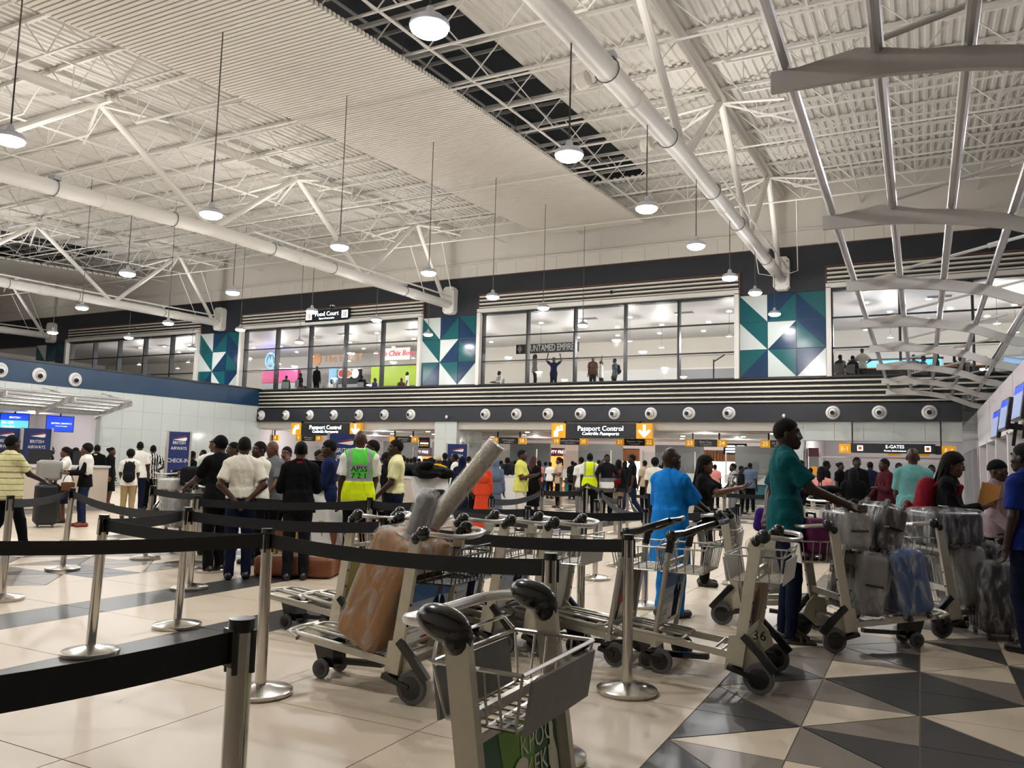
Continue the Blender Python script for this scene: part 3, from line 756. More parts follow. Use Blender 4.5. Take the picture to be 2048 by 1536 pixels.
# food court sign on the facade louvre
t = thing('hanging_sign', 'black illuminated Food Court sign above the food court windows', 'sign'); x0, z0 = onpix(610, 643, D - .3); x1, z1 = onpix(698, 617, D - .3); zc = (z0 + z1) / 2
part('board', 'sign_black', t, (x0, x1, D - .3, D - .1, zc - .33, zc + .33)); sign_text(t, 'Food Court', .34, (x0 + x1) / 2, D - .31, zc + .07, 'sign_text'); sign_text(t, 'Espace Restauration', .13, (x0 + x1) / 2, D - .31, zc - .17, 'sign_text', shear=.2)
for x in (x0 + .27, x1 - .27): part('icon_plate', 'sign_text', t, (x - .2, x + .2, D - .32, D - .3, zc - .2, zc + .2)); MB().bb(x - .07, x - .02, D - .33, D - .32, zc - .15, zc + .15).bb(x + .03, x + .1, D - .33, D - .32, zc - .15, zc + .12).build('icon', 'orange', t, 0)
for px, py in ((662, 613), (1222, 583), (270, 657)):
    p = onY(px, py, D - .25); b = MB().bb(p[0] - .1, p[0] + .1, D - .22, D - .02, p[2] + .02, p[2] + .1); b.mi = 1; b.ell((p[0], D - .16, p[2]), (.09, .09, .1)); b.mi = 0
    tag(b.build('dome_camera', ['white_paint', 'black_plastic']), {662: 'white dome security camera above the Food Court sign', 1222: 'white dome security camera on louvre of the shop windows', 270: 'white dome security camera on louvre of the check-in windows'}[px], 'camera')

# ================================================================== passport hall behind the facade
pf = thing('ceiling_passport', None, None, kind='structure'); part('ceiling_board', 'white_paint', pf, (-34, 3, D + .9, D + 17, 2.98, 3.08)); part('rear_ceiling', 'white_paint', pf, (-34, 3, D + .9, D + 17, 3.38, 3.44))
for k in range(12): part('ceiling_slat', 'grey_paint', pf, (-34, 3, D + 1.6 + k * 1.2, D + 1.66 + k * 1.2, 2.965, 2.98))
pw_ = thing('wall_passport', None, None, kind='structure'); part('wall_board', 'lav_wall', pw_, (-36, 4, D + 15, D + 15.2, 0, 3), (-34.2, -34, D + .4, D + 15, 0, 3), (3, 3.2, D, D + 15, 0, 3))
for i in range(12):
    for j in range(3):
        o = link('downlight', dl_m, None, (-32.2 + i * 2.95 + (j % 2), D + 2 + j * 3.6, 2.975)); tag(o, 'small round downlight in the passport hall ceiling', 'downlight', 'downlights over the passport booths')
        if j != 1 and i % 2 == 0: glow('downlight_glow', o, (0, 0, -.35), 75)
# bright shop fronts at the back
mat('shop_glow', 'fff3e0', .5, emit='fff0dc', es=2.2); mat('shop_orange', 'ffb060', .5, emit='ff9a3c', es=1.2)
for n, (pa, pb, lab) in enumerate(((778, 872, 'maroon duty free fascia over bright shop left of the white pillar'), (1053, 1126, 'maroon duty free fascia over bright shop behind the yellow T-shirt'))):
    y = D + 12; x0, z0 = onpix(pa, 911, y); x1, z1 = onpix(pb, 896, y)
    t = thing('duty_free_shop', lab, 'shop front'); part('fascia', 'maroon', t, (x0, x1, y, y + .3, z0, z1)); part('shop_window', 'shop_glow', t, (x0, x1 - 1.2, y + .2, y + .3, 0, z0)); part('shop_pillar', 'shop_orange', t, (x1 - 1.2, x1, y + .1, y + .3, 0, z0))
    sign_text(t, 'ACCRA', .26, x0 + (x1 - x0) * (.28 if n == 0 else .5), y - .02, (z0 + z1) / 2, 'sign_text'); sign_text(t, 'DUTY FREE', .26, x0 + (x1 - x0) * (.68 if n == 0 else .82), y - .02, (z0 + z1) / 2, 'sign_text')
y = D + 12; x0, _ = onpix(1180, 910, y); x1, _ = onpix(1277, 910, y)
t = thing('duty_free_shop', 'bright shop front with brown slatted fascia behind the yellow vest', 'shop front'); part('shop_window', 'shop_glow', t, (x0, x1, y + .2, y + .3, 0, 1.7)); part('fascia', 'black', t, (x0, x1, y + .1, y + .2, 1.7, 2.45))
for q in range(26): part('slat', 'wood', t, (x0 + (x1 - x0) * q / 26 + .03, x0 + (x1 - x0) * q / 26 + .16, y + .0, y + .1, 1.72, 2.4))
x0, _ = onpix(1318, 910, y); x1, _ = onpix(1570, 910, y)
t = thing('duty_free_shop', 'bright shop front with brown slatted fascia behind the black-dressed woman', 'shop front'); part('shop_window', 'shop_glow', t, (x0, x1, y + .2, y + .3, .4, 1.8)); part('fascia', 'grey_paint', t, (x0, x1, y + .1, y + .2, 1.8, 2.45))
for q in range(40): part('slat', 'wood', t, (x0 + (x1 - x0) * q / 40 + .03, x0 + (x1 - x0) * q / 40 + .14, y + .0, y + .1, 1.82, 2.4))
for px, lab in ((843, 'departure screen with white and yellow rows above duty free fascia'), (1475, 'departure screen with red rows behind the first class sign')):
    y = D + 8; x0, z0 = onpix(px - 24, 892 if px < 900 else 905, y); x1, z1 = onpix(px + 14, 879 if px < 900 else 892, y); t = thing('display_screen', lab, 'screen'); part('housing', 'black', t, (x0 - .1, x1 + .1, y, y + .15, z0 - .1, z1 + .12))
    for r_ in range(3):
        part('text_row', 'sign_text', t, (x0, (x0 + x1) / 2, y - .01, y, z0 + r_ * .14, z0 + .09 + r_ * .14)); part('text_row', ['sign_yellow', 'sign_text', 'print_red'][(r_ + (px > 900) * 2) % 3], t, ((x0 + x1) / 2 + .1, x1, y - .01, y, z0 + r_ * .14, z0 + .09 + r_ * .14))
# booths
BO = [-31.2, -27.0, -23.6, -18.6, -14.6, -10.5, -6.6]
for n, x in enumerate(BO):
    t = thing('passport_booth', f'teal based passport booth with glass screen, {ORD[n] if n else "first"} from the check-in side', 'booth', (x, D + 3, 0), group='passport control booths')
    part('base', 'teal', t, (-1.2, 1.2, 0, 1.8, .08, .75)); part('kick', 'grey_paint', t, (-1.15, 1.15, .05, 1.75, 0, .08)); part('counter', 'counter_white', t, (-1.3, 1.3, -.15, 1.8, .75, 1.15))
    MB().prism([(-.5, 1.13), (.5, 1.13), (0, .78)], (0, -.16, 0), (1, 0, 0), (0, 0, 1), (0, .012, 0)).build('motif', 'grey_paint', t, 0)
    part('glass', 'pane_clear', t, (-1.25, 1.25, -.1, -.08, 1.15, 2.1)); part('post', 'alu', t, (-1.27, -1.22, -.12, -.06, 1.15, 2.15), (1.22, 1.27, -.12, -.06, 1.15, 2.15)); part('rear_panel', 'grey_paint', t, (-1.2, 1.2, 1.7, 1.8, 1.15, 2.5))
    part('monitor', 'black', t, (-.6, -.15, .3, .35, 1.2, 1.5))
# overhead signs
def arrow(b, x, y, z, s):
    b.prism([(-.09 * s, .4 * s), (-.09 * s, -.1 * s), (-.3 * s, .1 * s), (-.42 * s, -.02 * s), (0, -.44 * s), (.42 * s, -.02 * s), (.3 * s, .1 * s), (.09 * s, -.1 * s), (.09 * s, .4 * s)][::-1], (x, y, z), (1, 0, 0), (0, 0, 1), (0, .01, 0)); return b
def officer(b, x, y, z, s):     # two people pictogram
    b.cyl((x - .02 * s, y, z + .2 * s), (x - .02 * s, y + .01, z + .2 * s), .1 * s, n=14); b.cyl((x + .25 * s, y, z + .28 * s), (x + .25 * s, y + .01, z + .28 * s), .1 * s, n=14)
    b.prism([(-.32, -.42), (-.3, -.1), (-.15, .1), (.08, .1), (.1, -.02), (.0, -.1), (.0, -.42)], (x, y, z), (s, 0, 0), (0, 0, s), (0, .01, 0)); b.prism([(.12, .0), (.16, .16), (.36, .16), (.38, .0)], (x, y, z), (s, 0, 0), (0, 0, s), (0, .01, 0)); return b
for n, (pa, pb, ya_, yb_) in enumerate(((582, 722, 846, 872), (1103, 1304, 844, 876))):
    y = D - .45; x0, z0 = onpix(pa, yb_, y); x1, z1 = onpix(pb, ya_, y); z0, z1 = 2.62, 3.28; s_ = z1 - z0
    t = thing('hanging_sign', ['black and yellow Passport Control sign beside the check-in wall', 'black and yellow Passport Control sign above the yellow vest, right of pillar'][n], 'sign', group='Passport Control signs')
    part('board', 'sign_black', t, (x0 + s_, x1 - s_, y, y + .2, z0, z1)); part('end_plate', 'sign_yellow', t, (x0, x0 + s_ + .04, y - .02, y + .2, z0, z1)); part('end_plate', 'sign_yellow', t, (x1 - s_ - .04, x1, y - .02, y + .2, z0, z1))
    arrow(MB(), x1 - s_ / 2, y - .04, (z0 + z1) / 2, s_).build('arrow', 'sign_text', t, 0); officer(MB(), x0 + s_ / 2, y - .04, (z0 + z1) / 2, s_).build('pictogram', 'sign_text', t, 0)
    sign_text(t, 'Passport Control', .31, (x0 + x1) / 2, y - .015, z0 + s_ * .64, 'sign_text'); sign_text(t, 'Contrôle Passeports', .21, (x0 + x1) / 2, y - .015, z0 + s_ * .3, 'sign_text', shear=.25)
    for x in (x0 + .6, x1 - .6): part('hanger', 'black', t, (x - .03, x + .03, y + .08, y + .26, z1, 3.40))
NS = [(514, 556, '7', '8', 'Arrivals'), (592, 642, '9', '10', 'All Passports'), (672, 728, '11', '12', 'All Passports'), (778, 835, '13', '14', 'All Passports'), (983, 1051, '17', '18', 'All Passports'),
      (1105, 1175, '19', '20', 'Staff and Diplomats'), (1232, 1307, '21', '22', 'Business Class'), (1371, 1453, '23', '24', 'First Class'), (1521, 1600, '25', '26', 'All Passports')]
LS = {'7': 'beside the check-in wall corner', '9': 'below the passport sign pictogram', '11': 'behind the blue suit man', '13': 'above the pale yellow shirt', '17': 'behind the end of wrapped tube', '19': 'under the second passport sign pictogram', '21': 'for business class under the arrow', '23': 'for first class above the blue tunic', '25': 'behind the tall teal polo man'}
mat('digit', 'f3e2a8', .5, emit='f3e2a8', es=.5)
for pa, pb, a_, b_, tx in NS:
    y = D + 1.6; x0, _ = onpix(pa, 880, y); x1, _ = onpix(pb, 880, y); z0, z1 = 2.36, 2.68
    t = thing('lane_sign', f'black lane sign {LS[a_]}, numbered {a_} and {b_}', 'sign', group='numbered lane signs over the booths')
    part('board', 'sign_black', t, (x0 + .38, x1 - .38, y, y + .12, z0, z1))
    for xx, d in ((x0, a_), (x1 - .4, b_)): part('number_plate', 'sign_yellow', t, (xx, xx + .4, y - .01, y + .12, z0, z1)); sign_text(t, d, .26, xx + .2, y - .025, (z0 + z1) / 2, 'digit')
    sign_text(t, tx, .13, (x0 + x1) / 2, y - .01, z0 + .2, 'print_white'); sign_text(t, 'Tous passeports', .08, (x0 + x1) / 2, y - .01, z0 + .09, 'print_white', shear=.2)
    part('hanger', 'black', t, (x0 + .3, x0 + .36, y + .03, y + .09, z1, 2.98), (x1 - .36, x1 - .3, y + .03, y + .09, z1, 2.98))
# e-gates
y = D - .5; t = thing('hanging_sign', 'long black E-GATES sign with yellow E-1 and E-4 ends', 'sign'); x0, _ = onpix(1678, 890, y); x1, _ = onpix(1912, 890, y); z0, z1 = 2.14, 2.46
part('board', 'sign_black', t, (x0 + .4, x0 + 3.3, y, y + .15, z0 + .02, z1 + .06)); part('board', 'sign_black', t, (x0 + 3.3, x1 - .45, y + .15, y + .3, z0, z1))
part('number_plate', 'sign_yellow', t, (x0, x0 + .42, y - .02, y + .15, z0, z1 + .03)); part('number_plate', 'sign_yellow', t, (x1 - .46, x1, y + .1, y + .3, z0 - .04, z1)); part('under_plate', 'sign_yellow', t, (x0 + 1.7, x0 + 2.1, y + .2, y + .3, z0 - .06, z0 + .02), (x0 + 2.7, x0 + 3.1, y + .2, y + .3, z0 - .06, z0 + .02))
sign_text(t, 'E-1', .22, x0 + .21, y - .04, (z0 + z1) / 2, 'digit'); sign_text(t, 'E-4', .22, x1 - .23, y + .08, (z0 + z1) / 2 - .02, 'digit'); sign_text(t, 'E-GATES', .17, x0 + 1.95, y - .02, z0 + .26, 'sign_text'); sign_text(t, 'Portes électroniques', .09, x0 + 1.95, y - .02, z0 + .11, 'sign_text', shear=.2); sign_text(t, 'E-GATES', .14, x1 - 1.1, y + .13, z0 + .22, 'print_white')
for xx in (x0 + .75, x0 + 3.05): part('icon', 'sign_text', t, (xx - .1, xx + .1, y - .015, y, z0 + .1, z0 + .3)); part('icon_mark', 'orange', t, (xx - .06, xx + .06, y - .025, y - .015, z0 + .14, z0 + .26))
part('hanger', 'black', t, (x0 + .45, x0 + .5, y + .05, y + .1, z1, 3.4), (x1 - .5, x1 - .45, y + .2, y + .25, z1, 3.4))
part('wall_board', 'lav_wall', pw_, (-4.3, -4.1, D + .3, D + 8, 0, 3), (-4.2, 3, D + 8, D + 8.2, 0, 3))
glow('gate_glow', pf, (-1.5, D + 4, 2.5), 60, .2); glow('gate_glow', pf, (.8, D + 3, 2.5), 40, .2)
t = thing('glass_partition', 'row of glass e-gate panels with steel posts below the E-GATES sign', 'partition')
for k in range(5):
    x = -3.6 + k * 1.15; part('post', 'alu', t, (x - .03, x + .03, D + 1.0, D + 1.06, 0, 2.0)); 
    if k < 4: part('pane', 'pane_clear', t, (x + .05, x + 1.1, D + 1.02, D + 1.035, .1, 1.85))
part('top_rail', 'alu', t, (-3.65, 1.1, D + 1.0, D + 1.05, 1.98, 2.03))
t = thing('gate_cabinet', 'slim brown cabinet beside the e-gate opening', 'cabinet', (-3.85, D + .8, 0)); part('body', 'grey_paint', t, (-.18, .18, -.1, .2, 0, 2.0)); part('head', 'maroon', t, (-.2, .2, -.12, .22, 2.0, 2.35)); part('screen', 'sign_yellow', t, (-.12, .12, -.11, -.1, 1.2, 1.6))
tag(MB().bb(-4.3, -4.22, D - .12, D - .07, 1.62, 1.78).build('fire_call_point', 'print_red', None, 0), 'small red fire call point on the white tiled pier', 'call point')
# monitors on brackets at the kiosk wall, slim light strips below
for n, (py_, zz, yy, lab) in enumerate(((870, 2.5, 19.4, 'dark monitor on a wall arm, farthest of the three kiosk screens'), (845, 2.58, 17.5, 'dark monitor on a wall arm, middle of the three kiosk screens'), (800, 2.62, 15.0, 'pale lit monitor on a wall arm at the picture edge, closest kiosk screen'))):
    t = thing('wall_monitor', lab, 'monitor', (XK - .45, yy, zz), (R_(-8), 0, R_(-88)), group='kiosk monitors'); b = MB().rbox((0, 0, 0), (1.0, .08, .6), .02); b.build('housing', 'black_plastic', t); part('screen', 'screen_pale', t, (-.46, .46, -.046, -.04, -.26, .26)); part('screen_header', 'screen_blue', t, (-.46, .46, -.05, -.046, .14, .26)); part('arm', 'black', t, (-.06, .06, .04, .5, -.06, .06), (-.04, .04, .3, .36, -.4, .5))
for n, y in enumerate((17.2, 24.2)):
    t = thing('kiosk_light', ['white upright light strip in the nearer kiosk bay', 'white upright light strip in the farther kiosk bay'][n], 'light', (XK + .05, y, 0)); part('housing', 'grey_paint', t, (-.02, .1, -.14, .14, .35, 1.35)); MB().prism([(-.1, .4), (.1, .4), (.02, 1.3), (-.02, 1.3)], (-.03, 0, 0), (0, 1, 0), (0, 0, 1), (.012, 0, 0)).build('light_strip', 'screen_pale', t, 0)
# ================================================================== people: one smooth skin per body, garments as its children
class SDF:
    def __init__(s, lo, hi, vox):
        s.vox = vox; s.lo = np.array(lo, np.float32) - 3 * vox
        s.n = np.ceil((np.array(hi) + 3 * vox - s.lo) / vox).astype(int) + 1
        s.ax = [s.lo[i] + vox * np.arange(s.n[i], dtype=np.float32) for i in range(3)]
        s.f = np.full(s.n, 9.0, np.float32)
    def sub(s, lo, hi, pad):
        sl = []
        for i in range(3):
            a = int(max(0, math.floor((lo[i] - pad - s.lo[i]) / s.vox))); b = int(min(s.n[i], math.ceil((hi[i] + pad - s.lo[i]) / s.vox) + 1))
            if a >= b: return None, None
            sl.append(slice(a, b))
        X, Y, Z = np.meshgrid(s.ax[0][sl[0]], s.ax[1][sl[1]], s.ax[2][sl[2]], indexing='ij', sparse=False)
        return tuple(sl), (X, Y, Z)
    def put(s, sl, d, k, op):
        f = s.f[sl]
        if op == 'u':
            if k > 0:
                h = np.clip(.5 + .5 * (f - d) / k, 0, 1); s.f[sl] = f + (d - f) * h - k * h * (1 - h)
            else: s.f[sl] = np.minimum(f, d)
        else:
            if k > 0:
                h = np.clip(.5 - .5 * (f + d) / k, 0, 1); s.f[sl] = f + (-d - f) * h + k * h * (1 - h)
            else: s.f[sl] = np.maximum(f, -d)
    def cone(s, a, b, ra, rb, k=.02, flat=False, op='u', sy=1.0, org=None):
        """tapered limb a->b; sy < 1 squeezes it front to back around org"""
        a = np.array(a, float); b = np.array(b, float); m = max(ra, rb)
        sl, P = s.sub(np.minimum(a, b) - m, np.maximum(a, b) + m, k + 3 * s.vox)
        if sl is None: return
        X, Y, Z = P; oy = a[1] if org is None else org
        if sy != 1: Y = oy + (Y - oy) / sy; a = a.copy(); b = b.copy(); b[1] = oy + (b[1] - oy) / sy; a[1] = oy + (a[1] - oy) / sy
        d = b - a; L2 = float(d @ d) + 1e-9
        t = ((X - a[0]) * d[0] + (Y - a[1]) * d[1] + (Z - a[2]) * d[2]) / L2
        tc = t if flat else np.clip(t, 0, 1)
        q = np.sqrt((X - a[0] - tc * d[0]) ** 2 + (Y - a[1] - tc * d[1]) ** 2 + (Z - a[2] - tc * d[2]) ** 2)
        r = q - (ra + (rb - ra) * np.clip(t, 0, 1))
        if flat: L = math.sqrt(L2); r = np.maximum(np.maximum(r, (t - 1) * L), -t * L)
        if sy != 1: r = r * (sy + 1) / 2
        s.put(sl, r.astype(np.float32), k, op)
    def ell(s, c, r, k=.02, rot=None, op='u'):
        c = np.array(c, float); r = np.array(r, float); m = max(r)
        ext = r if rot is None else np.array([m, m, m])
        sl, P = s.sub(c - ext, c + ext, k + 3 * s.vox)
        if sl is None: return
        p = [P[i] - c[i] for i in range(3)]
        if rot is not None: p = [rot[0, i] * p[0] + rot[1, i] * p[1] + rot[2, i] * p[2] for i in range(3)]
        k0 = np.sqrt(sum((p[i] / r[i]) ** 2 for i in range(3))); k1 = np.sqrt(sum((p[i] / r[i] ** 2) ** 2 for i in range(3))) + 1e-6
        s.put(sl, (k0 * (k0 - 1) / k1).astype(np.float32), k, op)
    def plane(s, p, n):
        """keep the side where (x-p).n < 0"""
        n = np.array(n, float); n /= np.linalg.norm(n)
        d = (s.ax[0][:, None, None] - p[0]) * n[0] + (s.ax[1][None, :, None] - p[1]) * n[1] + (s.ax[2][None, None, :] - p[2]) * n[2]
        s.f = np.maximum(s.f, d.astype(np.float32))
    def mesh(s):
        f = s.f; n = f.shape; ins = f < 0
        c = np.zeros((n[0] - 1, n[1] - 1, n[2] - 1), np.int8)
        for i in (0, 1):
            for j in (0, 1):
                for k in (0, 1): c += ins[i:n[0] - 1 + i, j:n[1] - 1 + j, k:n[2] - 1 + k]
        act = (c > 0) & (c < 8); idx = np.argwhere(act)
        if len(idx) == 0: return np.zeros((0, 3)), []
        num = np.full(act.shape, -1, np.int32); num[act] = np.arange(len(idx))
        acc = np.zeros((len(idx), 3), np.float32); cnt = np.zeros(len(idx), np.float32)
        cor = [(i, j, k) for i in (0, 1) for j in (0, 1) for k in (0, 1)]
        fv = {q: f[idx[:, 0] + q[0], idx[:, 1] + q[1], idx[:, 2] + q[2]] for q in cor}
        for q in cor:
            for a in range(3):
                if q[a] == 0:
                    p = list(q); p[a] = 1; p = tuple(p); f0, f1 = fv[q], fv[p]; x = (f0 < 0) != (f1 < 0)
                    t = np.where(x, f0 / np.where(x, f0 - f1, 1), 0)
                    for b in range(3): acc[:, b] += np.where(x, q[b] + (t if b == a else 0), 0)
                    cnt += x
        v = s.lo + (idx + acc / cnt[:, None]) * s.vox
        quads = []
        for a in range(3):
            b, c_ = (a + 1) % 3, (a + 2) % 3
            A = ins.take(range(n[a] - 1), a); B = ins.take(range(1, n[a]), a); x = np.argwhere(A != B)
            x = x[(x[:, b] > 0) & (x[:, c_] > 0) & (x[:, b] < n[b] - 1) & (x[:, c_] < n[c_] - 1)]
            if not len(x): continue
            sgn = A[x[:, 0], x[:, 1], x[:, 2]]
            def at(db, dc):
                y = x.copy(); y[:, b] -= db; y[:, c_] -= dc; return num[y[:, 0], y[:, 1], y[:, 2]]
            q = np.stack([at(1, 1), at(0, 1), at(0, 0), at(1, 0)], 1); q[~sgn] = q[~sgn][:, ::-1]; quads.append(q)
        q = np.concatenate(quads); q = q[(q >= 0).all(1)]
        return v, q
def joinmesh(name, parts, mats):
    """parts: list of (verts, quads, material index)"""
    vs, fs, ms = [], [], []; o = 0
    for v, q, m in parts:
        if len(v) == 0: continue
        vs.append(v); fs.append(np.asarray(q) + o); ms += [m] * len(q); o += len(v)
    me = bpy.data.meshes.new(name); V_ = np.concatenate(vs).astype(np.float32); F_ = np.concatenate(fs).astype(np.int32)
    me.vertices.add(len(V_)); me.vertices.foreach_set('co', V_.ravel()); me.loops.add(F_.size); me.loops.foreach_set('vertex_index', F_.ravel())
    me.polygons.add(len(F_)); me.polygons.foreach_set('loop_start', np.arange(0, F_.size, 4, dtype=np.int32))
    me.polygons.foreach_set('material_index', np.array(ms, np.int32)); me.polygons.foreach_set('use_smooth', np.ones(len(F_), bool))
    for m in mats: me.materials.append(M[m])
    me.update(calc_edges=True); me.validate(); return me

for n_, c_ in dict(skin1='442a1e', skin2='362117', skin3='5a3a2a', skin4='2c1b14').items(): mat(n_, c_, .42, var=.06, vscale=20, spec=.35)
def cloth(name, col, rough=.9, bump=.5, bscale=16): mat(name, col, rough, bump=bump, bscale=bscale, spec=.15)
for n_, c_ in dict(c_white='e4e1d8', c_cream='ddd7c6', c_yellow='dfdba6', c_lemon='d7d86a', c_black='09090b', c_char='17181c', c_navy='10162c', c_denim='1e2840', c_blue='1478c8', c_teal='084c50', c_ltteal='5f9391', c_suit='131e44',
    c_pink='e08f86', c_maroon='42111a', c_red='741422', c_orange='cc4628', c_greyblue='5b6c80', c_khaki='9c8762', c_brown='5a3c28', c_hivisg='5fd24a', c_hivisy='d6e81a', c_silver='9a9c9c', c_purple='3a1c6a', c_gold='e0a810', c_tan='b8a48c', c_royal='122466', c_grey='6d6e70', c_mauve='8a767c', c_green='1f5a34').items(): cloth(n_, c_)
mat('hair', '070606', .8, bump=.5, bscale=120, spec=.2); mat('hair_red', '3c1512', .7, bump=.4, bscale=90); mat('hair_sheen', '1c1410', .5, bump=.3, bscale=160); mat('leather', '14110f', .35); mat('sandal', '2a2724', .6); mat('eye_white', 'a89c90', .3); mat('eye_dark', '0a0706', .2); mat('lip', '5e2f2a', .5); mat('nail', 'a01020', .3); mat('trainer', 'd8d6d0', .6); mat('trainer_red', '7a2e1c', .6)
def rot3(yaw, pitch=0, roll=0):
    cy, sy_ = math.cos(yaw), math.sin(yaw); cp, sp = math.cos(pitch), math.sin(pitch); cr, sr = math.cos(roll), math.sin(roll)
    return np.array([[cy, -sy_, 0], [sy_, cy, 0], [0, 0, 1]]) @ np.array([[1, 0, 0], [0, cp, -sp], [0, sp, cp]]) @ np.array([[cr, 0, sr], [0, 1, 0], [-sr, 0, cr]])
ARMS = dict(down=((.16, .02, -1), (.06, .22, -1)), back=((.34, -.30, -.9), (-.62, -.16, -.62)), push=((.12, .38, -.9), (-.05, .9, -.42)), phone=((.12, .25, -.95), (-.35, .85, .25)), ear=((.35, .55, -.5), (-.35, .2, 1)), point=((.35, .8, -.55), (0, 1, .28)),
    cross=((.25, .25, -.95), (-.95, .35, .12)), hip=((.6, -.25, -.75), (-.7, .35, -.45)), table=((.15, .35, -.9), (-.25, .95, -.05)), carry=((.18, .0, -1), (.0, .12, -1)), face=((.2, .75, -.55), (-.25, .15, 1)), low=((.14, .25, -1), (-.1, .75, -.75)), up=((.6, .2, .5), (-.2, .1, 1)), swingf=((.1, .5, -.9), (0, .8, -.6)), swingb=((.12, -.45, -.9), (.02, -.2, -1)), reach=((.1, .62, -.75), (-.08, .92, -.38)))
def U(v): v = np.array(v, float); return v / np.linalg.norm(v)
def person(label, xy, H, face, top=('tee', 'c_white'), bottom=('trousers', 'c_black'), hair='short', skin='skin1', R='down', L='down', lod=1, stance='stand', lean=0, hyaw=0, hpitch=0, fat=1.0, shoes='leather', extra=(), z0=0.0, group=None, hairmat='hair', absface=None):
    """face: 0 looks at the camera, 90 to picture right, 180 away; lod 0 near .. 2 far"""
    x, y = xy; dv = np.array([-x, -y]); dv /= np.linalg.norm(dv); rt = np.array([-dv[1], dv[0]]); F = math.cos(R_(face)) * dv + math.sin(R_(face)) * rt
    ang = math.atan2(F[1], F[0]) - math.pi / 2 if absface is None else absface
    t = thing('person', label, 'person', (x, y, z0), ang, group)
    s = H / 1.75; t.scale = (s, s, s)
    vox = (.0125, .019, .03)[lod]; hv = (.0062, .0105, .02)[lod]
    # skeleton ------------------------------------------------------
    hipz = {'sit': .50, 'stand': .95, 'walk': .93, 'wide': .93}[stance]; hip = np.array([0, 0, hipz]); le = R_(lean); up = np.array([0, math.sin(le), math.cos(le)])
    def tor(h, fx=0, fy=0): return hip + up * h + np.array([fx, fy * math.cos(le), -fy * math.sin(le)])
    sh = {1: tor(.462, .165), -1: tor(.462, -.165)}; nk = tor(.53, 0, -.01); hd = tor(.685, 0, .025 + .02 * (lean > 8))
    ft = {'stand': ((.10, .02), (-.10, -.02)), 'walk': ((.08, .30), (-.08, -.30)), 'wide': ((.16, .10), (-.15, -.08)), 'sit': ((.11, .44), (-.11, .42))}[stance]
    leg = {}
    for sd, (fx, fy) in ((1, ft[0]), (-1, ft[1])):
        h = hip + np.array([sd * .088, 0, -.03]); az = .085 + (.07 if stance == 'walk' and fy < 0 else 0); a = np.array([fx, fy, az]); d = a - h; dl = min(np.linalg.norm(d), .838)
        m = (.425 ** 2 - .415 ** 2 + dl ** 2) / (2 * dl); o = math.sqrt(max(.425 ** 2 - m * m, 0)); u = d / np.linalg.norm(d); fw = np.array([0, 1, 0]) - u * u[1]; fw /= np.linalg.norm(fw)
        leg[sd] = (h, h + u * m + fw * o, h + u * dl)
    arm = {}
    for sd, nm in ((1, R), (-1, L)):
        a_, b_ = ARMS[nm] if isinstance(nm, str) else nm
        u = U((a_[0] * sd, a_[1], a_[2])); w_ = U((b_[0] * sd, b_[1], b_[2])); e = sh[sd] + u * .285; wr_ = e + w_ * .25; arm[sd] = (sh[sd], e, wr_, w_)
    Rh = rot3(R_(hyaw), R_(hpitch))
    allp = [hd + np.array([0, 0, .16]), hd - .17, hd + .17] + [q for k in (1, -1) for q in (*leg[k], *arm[k][:3])]
    lo = np.min(allp, 0) - .2 * fat; hi = np.max(allp, 0) + .2 * fat; lo[2] = -.02
    # body: torso, limbs, neck ----------------------------------------
    def torso(g, e=0.0, hem=None, k=.05):
        g.cone(tor(.16), tor(.40), (.135 + e) * fat, .165 + e, k, sy=.68, org=0); g.cone(tor(.0, .06), tor(.0, -.06), (.118 + e) * fat, (.118 + e) * fat, k, sy=.9)
        g.cone(sh[1] - [.015, 0, 0], sh[-1] + [.015, 0, 0], .052 + e, .052 + e, k)
        for q_ in (1, -1): g.cone(tor(.555, 0, -.015), sh[q_] + up * .012, .034 + e * .7, .04 + e, .04)
        if fat > 1.05: g.ell(tor(.14, 0, .05), (.14 * fat, .12 * fat, .16), .06)
    body = []
    g = SDF(lo, hi, vox); torso(g, -.012)
    g.cone(tor(.47, 0, -.01), hd + np.array([0, -.015, -.06]), .062, .053, .03)
    for k in (1, -1):
        a, e, wr_, fd = arm[k]; g.cone(a, e, .05, .042, .03); g.cone(e, wr_, .043, .029, .015)
        h, kn, an = leg[k]; g.cone(h, kn, .085, .055, .03); g.cone(kn, an, .056, .038, .015); g.cone(an, an + np.array([0, .12, -.045]), .036, .03, .02)
    v, q = g.mesh(); body.append((v, q, 0))
    # head
    g = SDF((-.125, -.14, -.16), (.125, .15, .14), hv)
    g.ell((0, -.012, .022), (.075, .097, .098), .02); g.ell((0, .02, -.045), (.06, .074, .085), .03); g.cone((0, -.03, -.06), (0, -.045, -.15), .05, .052, .03)
    if lod < 2:
        g.cone((0, .088, .012), (0, .1035, -.03), .008, .0125, .014); g.cone((-.015, .094, -.036), (.015, .094, -.036), .009, .009, .012); g.cone((-.022, .088, -.066), (.022, .088, -.066), .010, .010, .008); g.cone((-.014, .088, -.08), (.014, .088, -.08), .011, .011, .008)
        g.ell((0, .07, -.106), (.026, .02, .02), .025); g.cone((-.042, .078, .03), (.042, .078, .03), .011, .011, .014)
        for k in (1, -1): g.ell((k * .077, -.012, -.015), (.010, .022, .034), .006); g.ell((k * .031, .098, .008), (.017, .012, .011), .012, op='s'); g.ell((k * .045, .06, -.03), (.02, .02, .018), .02)
    else: g.cone((0, .095, .0), (0, .105, -.03), .012, .016, .01)
    hv_, hq = g.mesh(); body.append((hv_ @ Rh.T + hd, hq, 0))
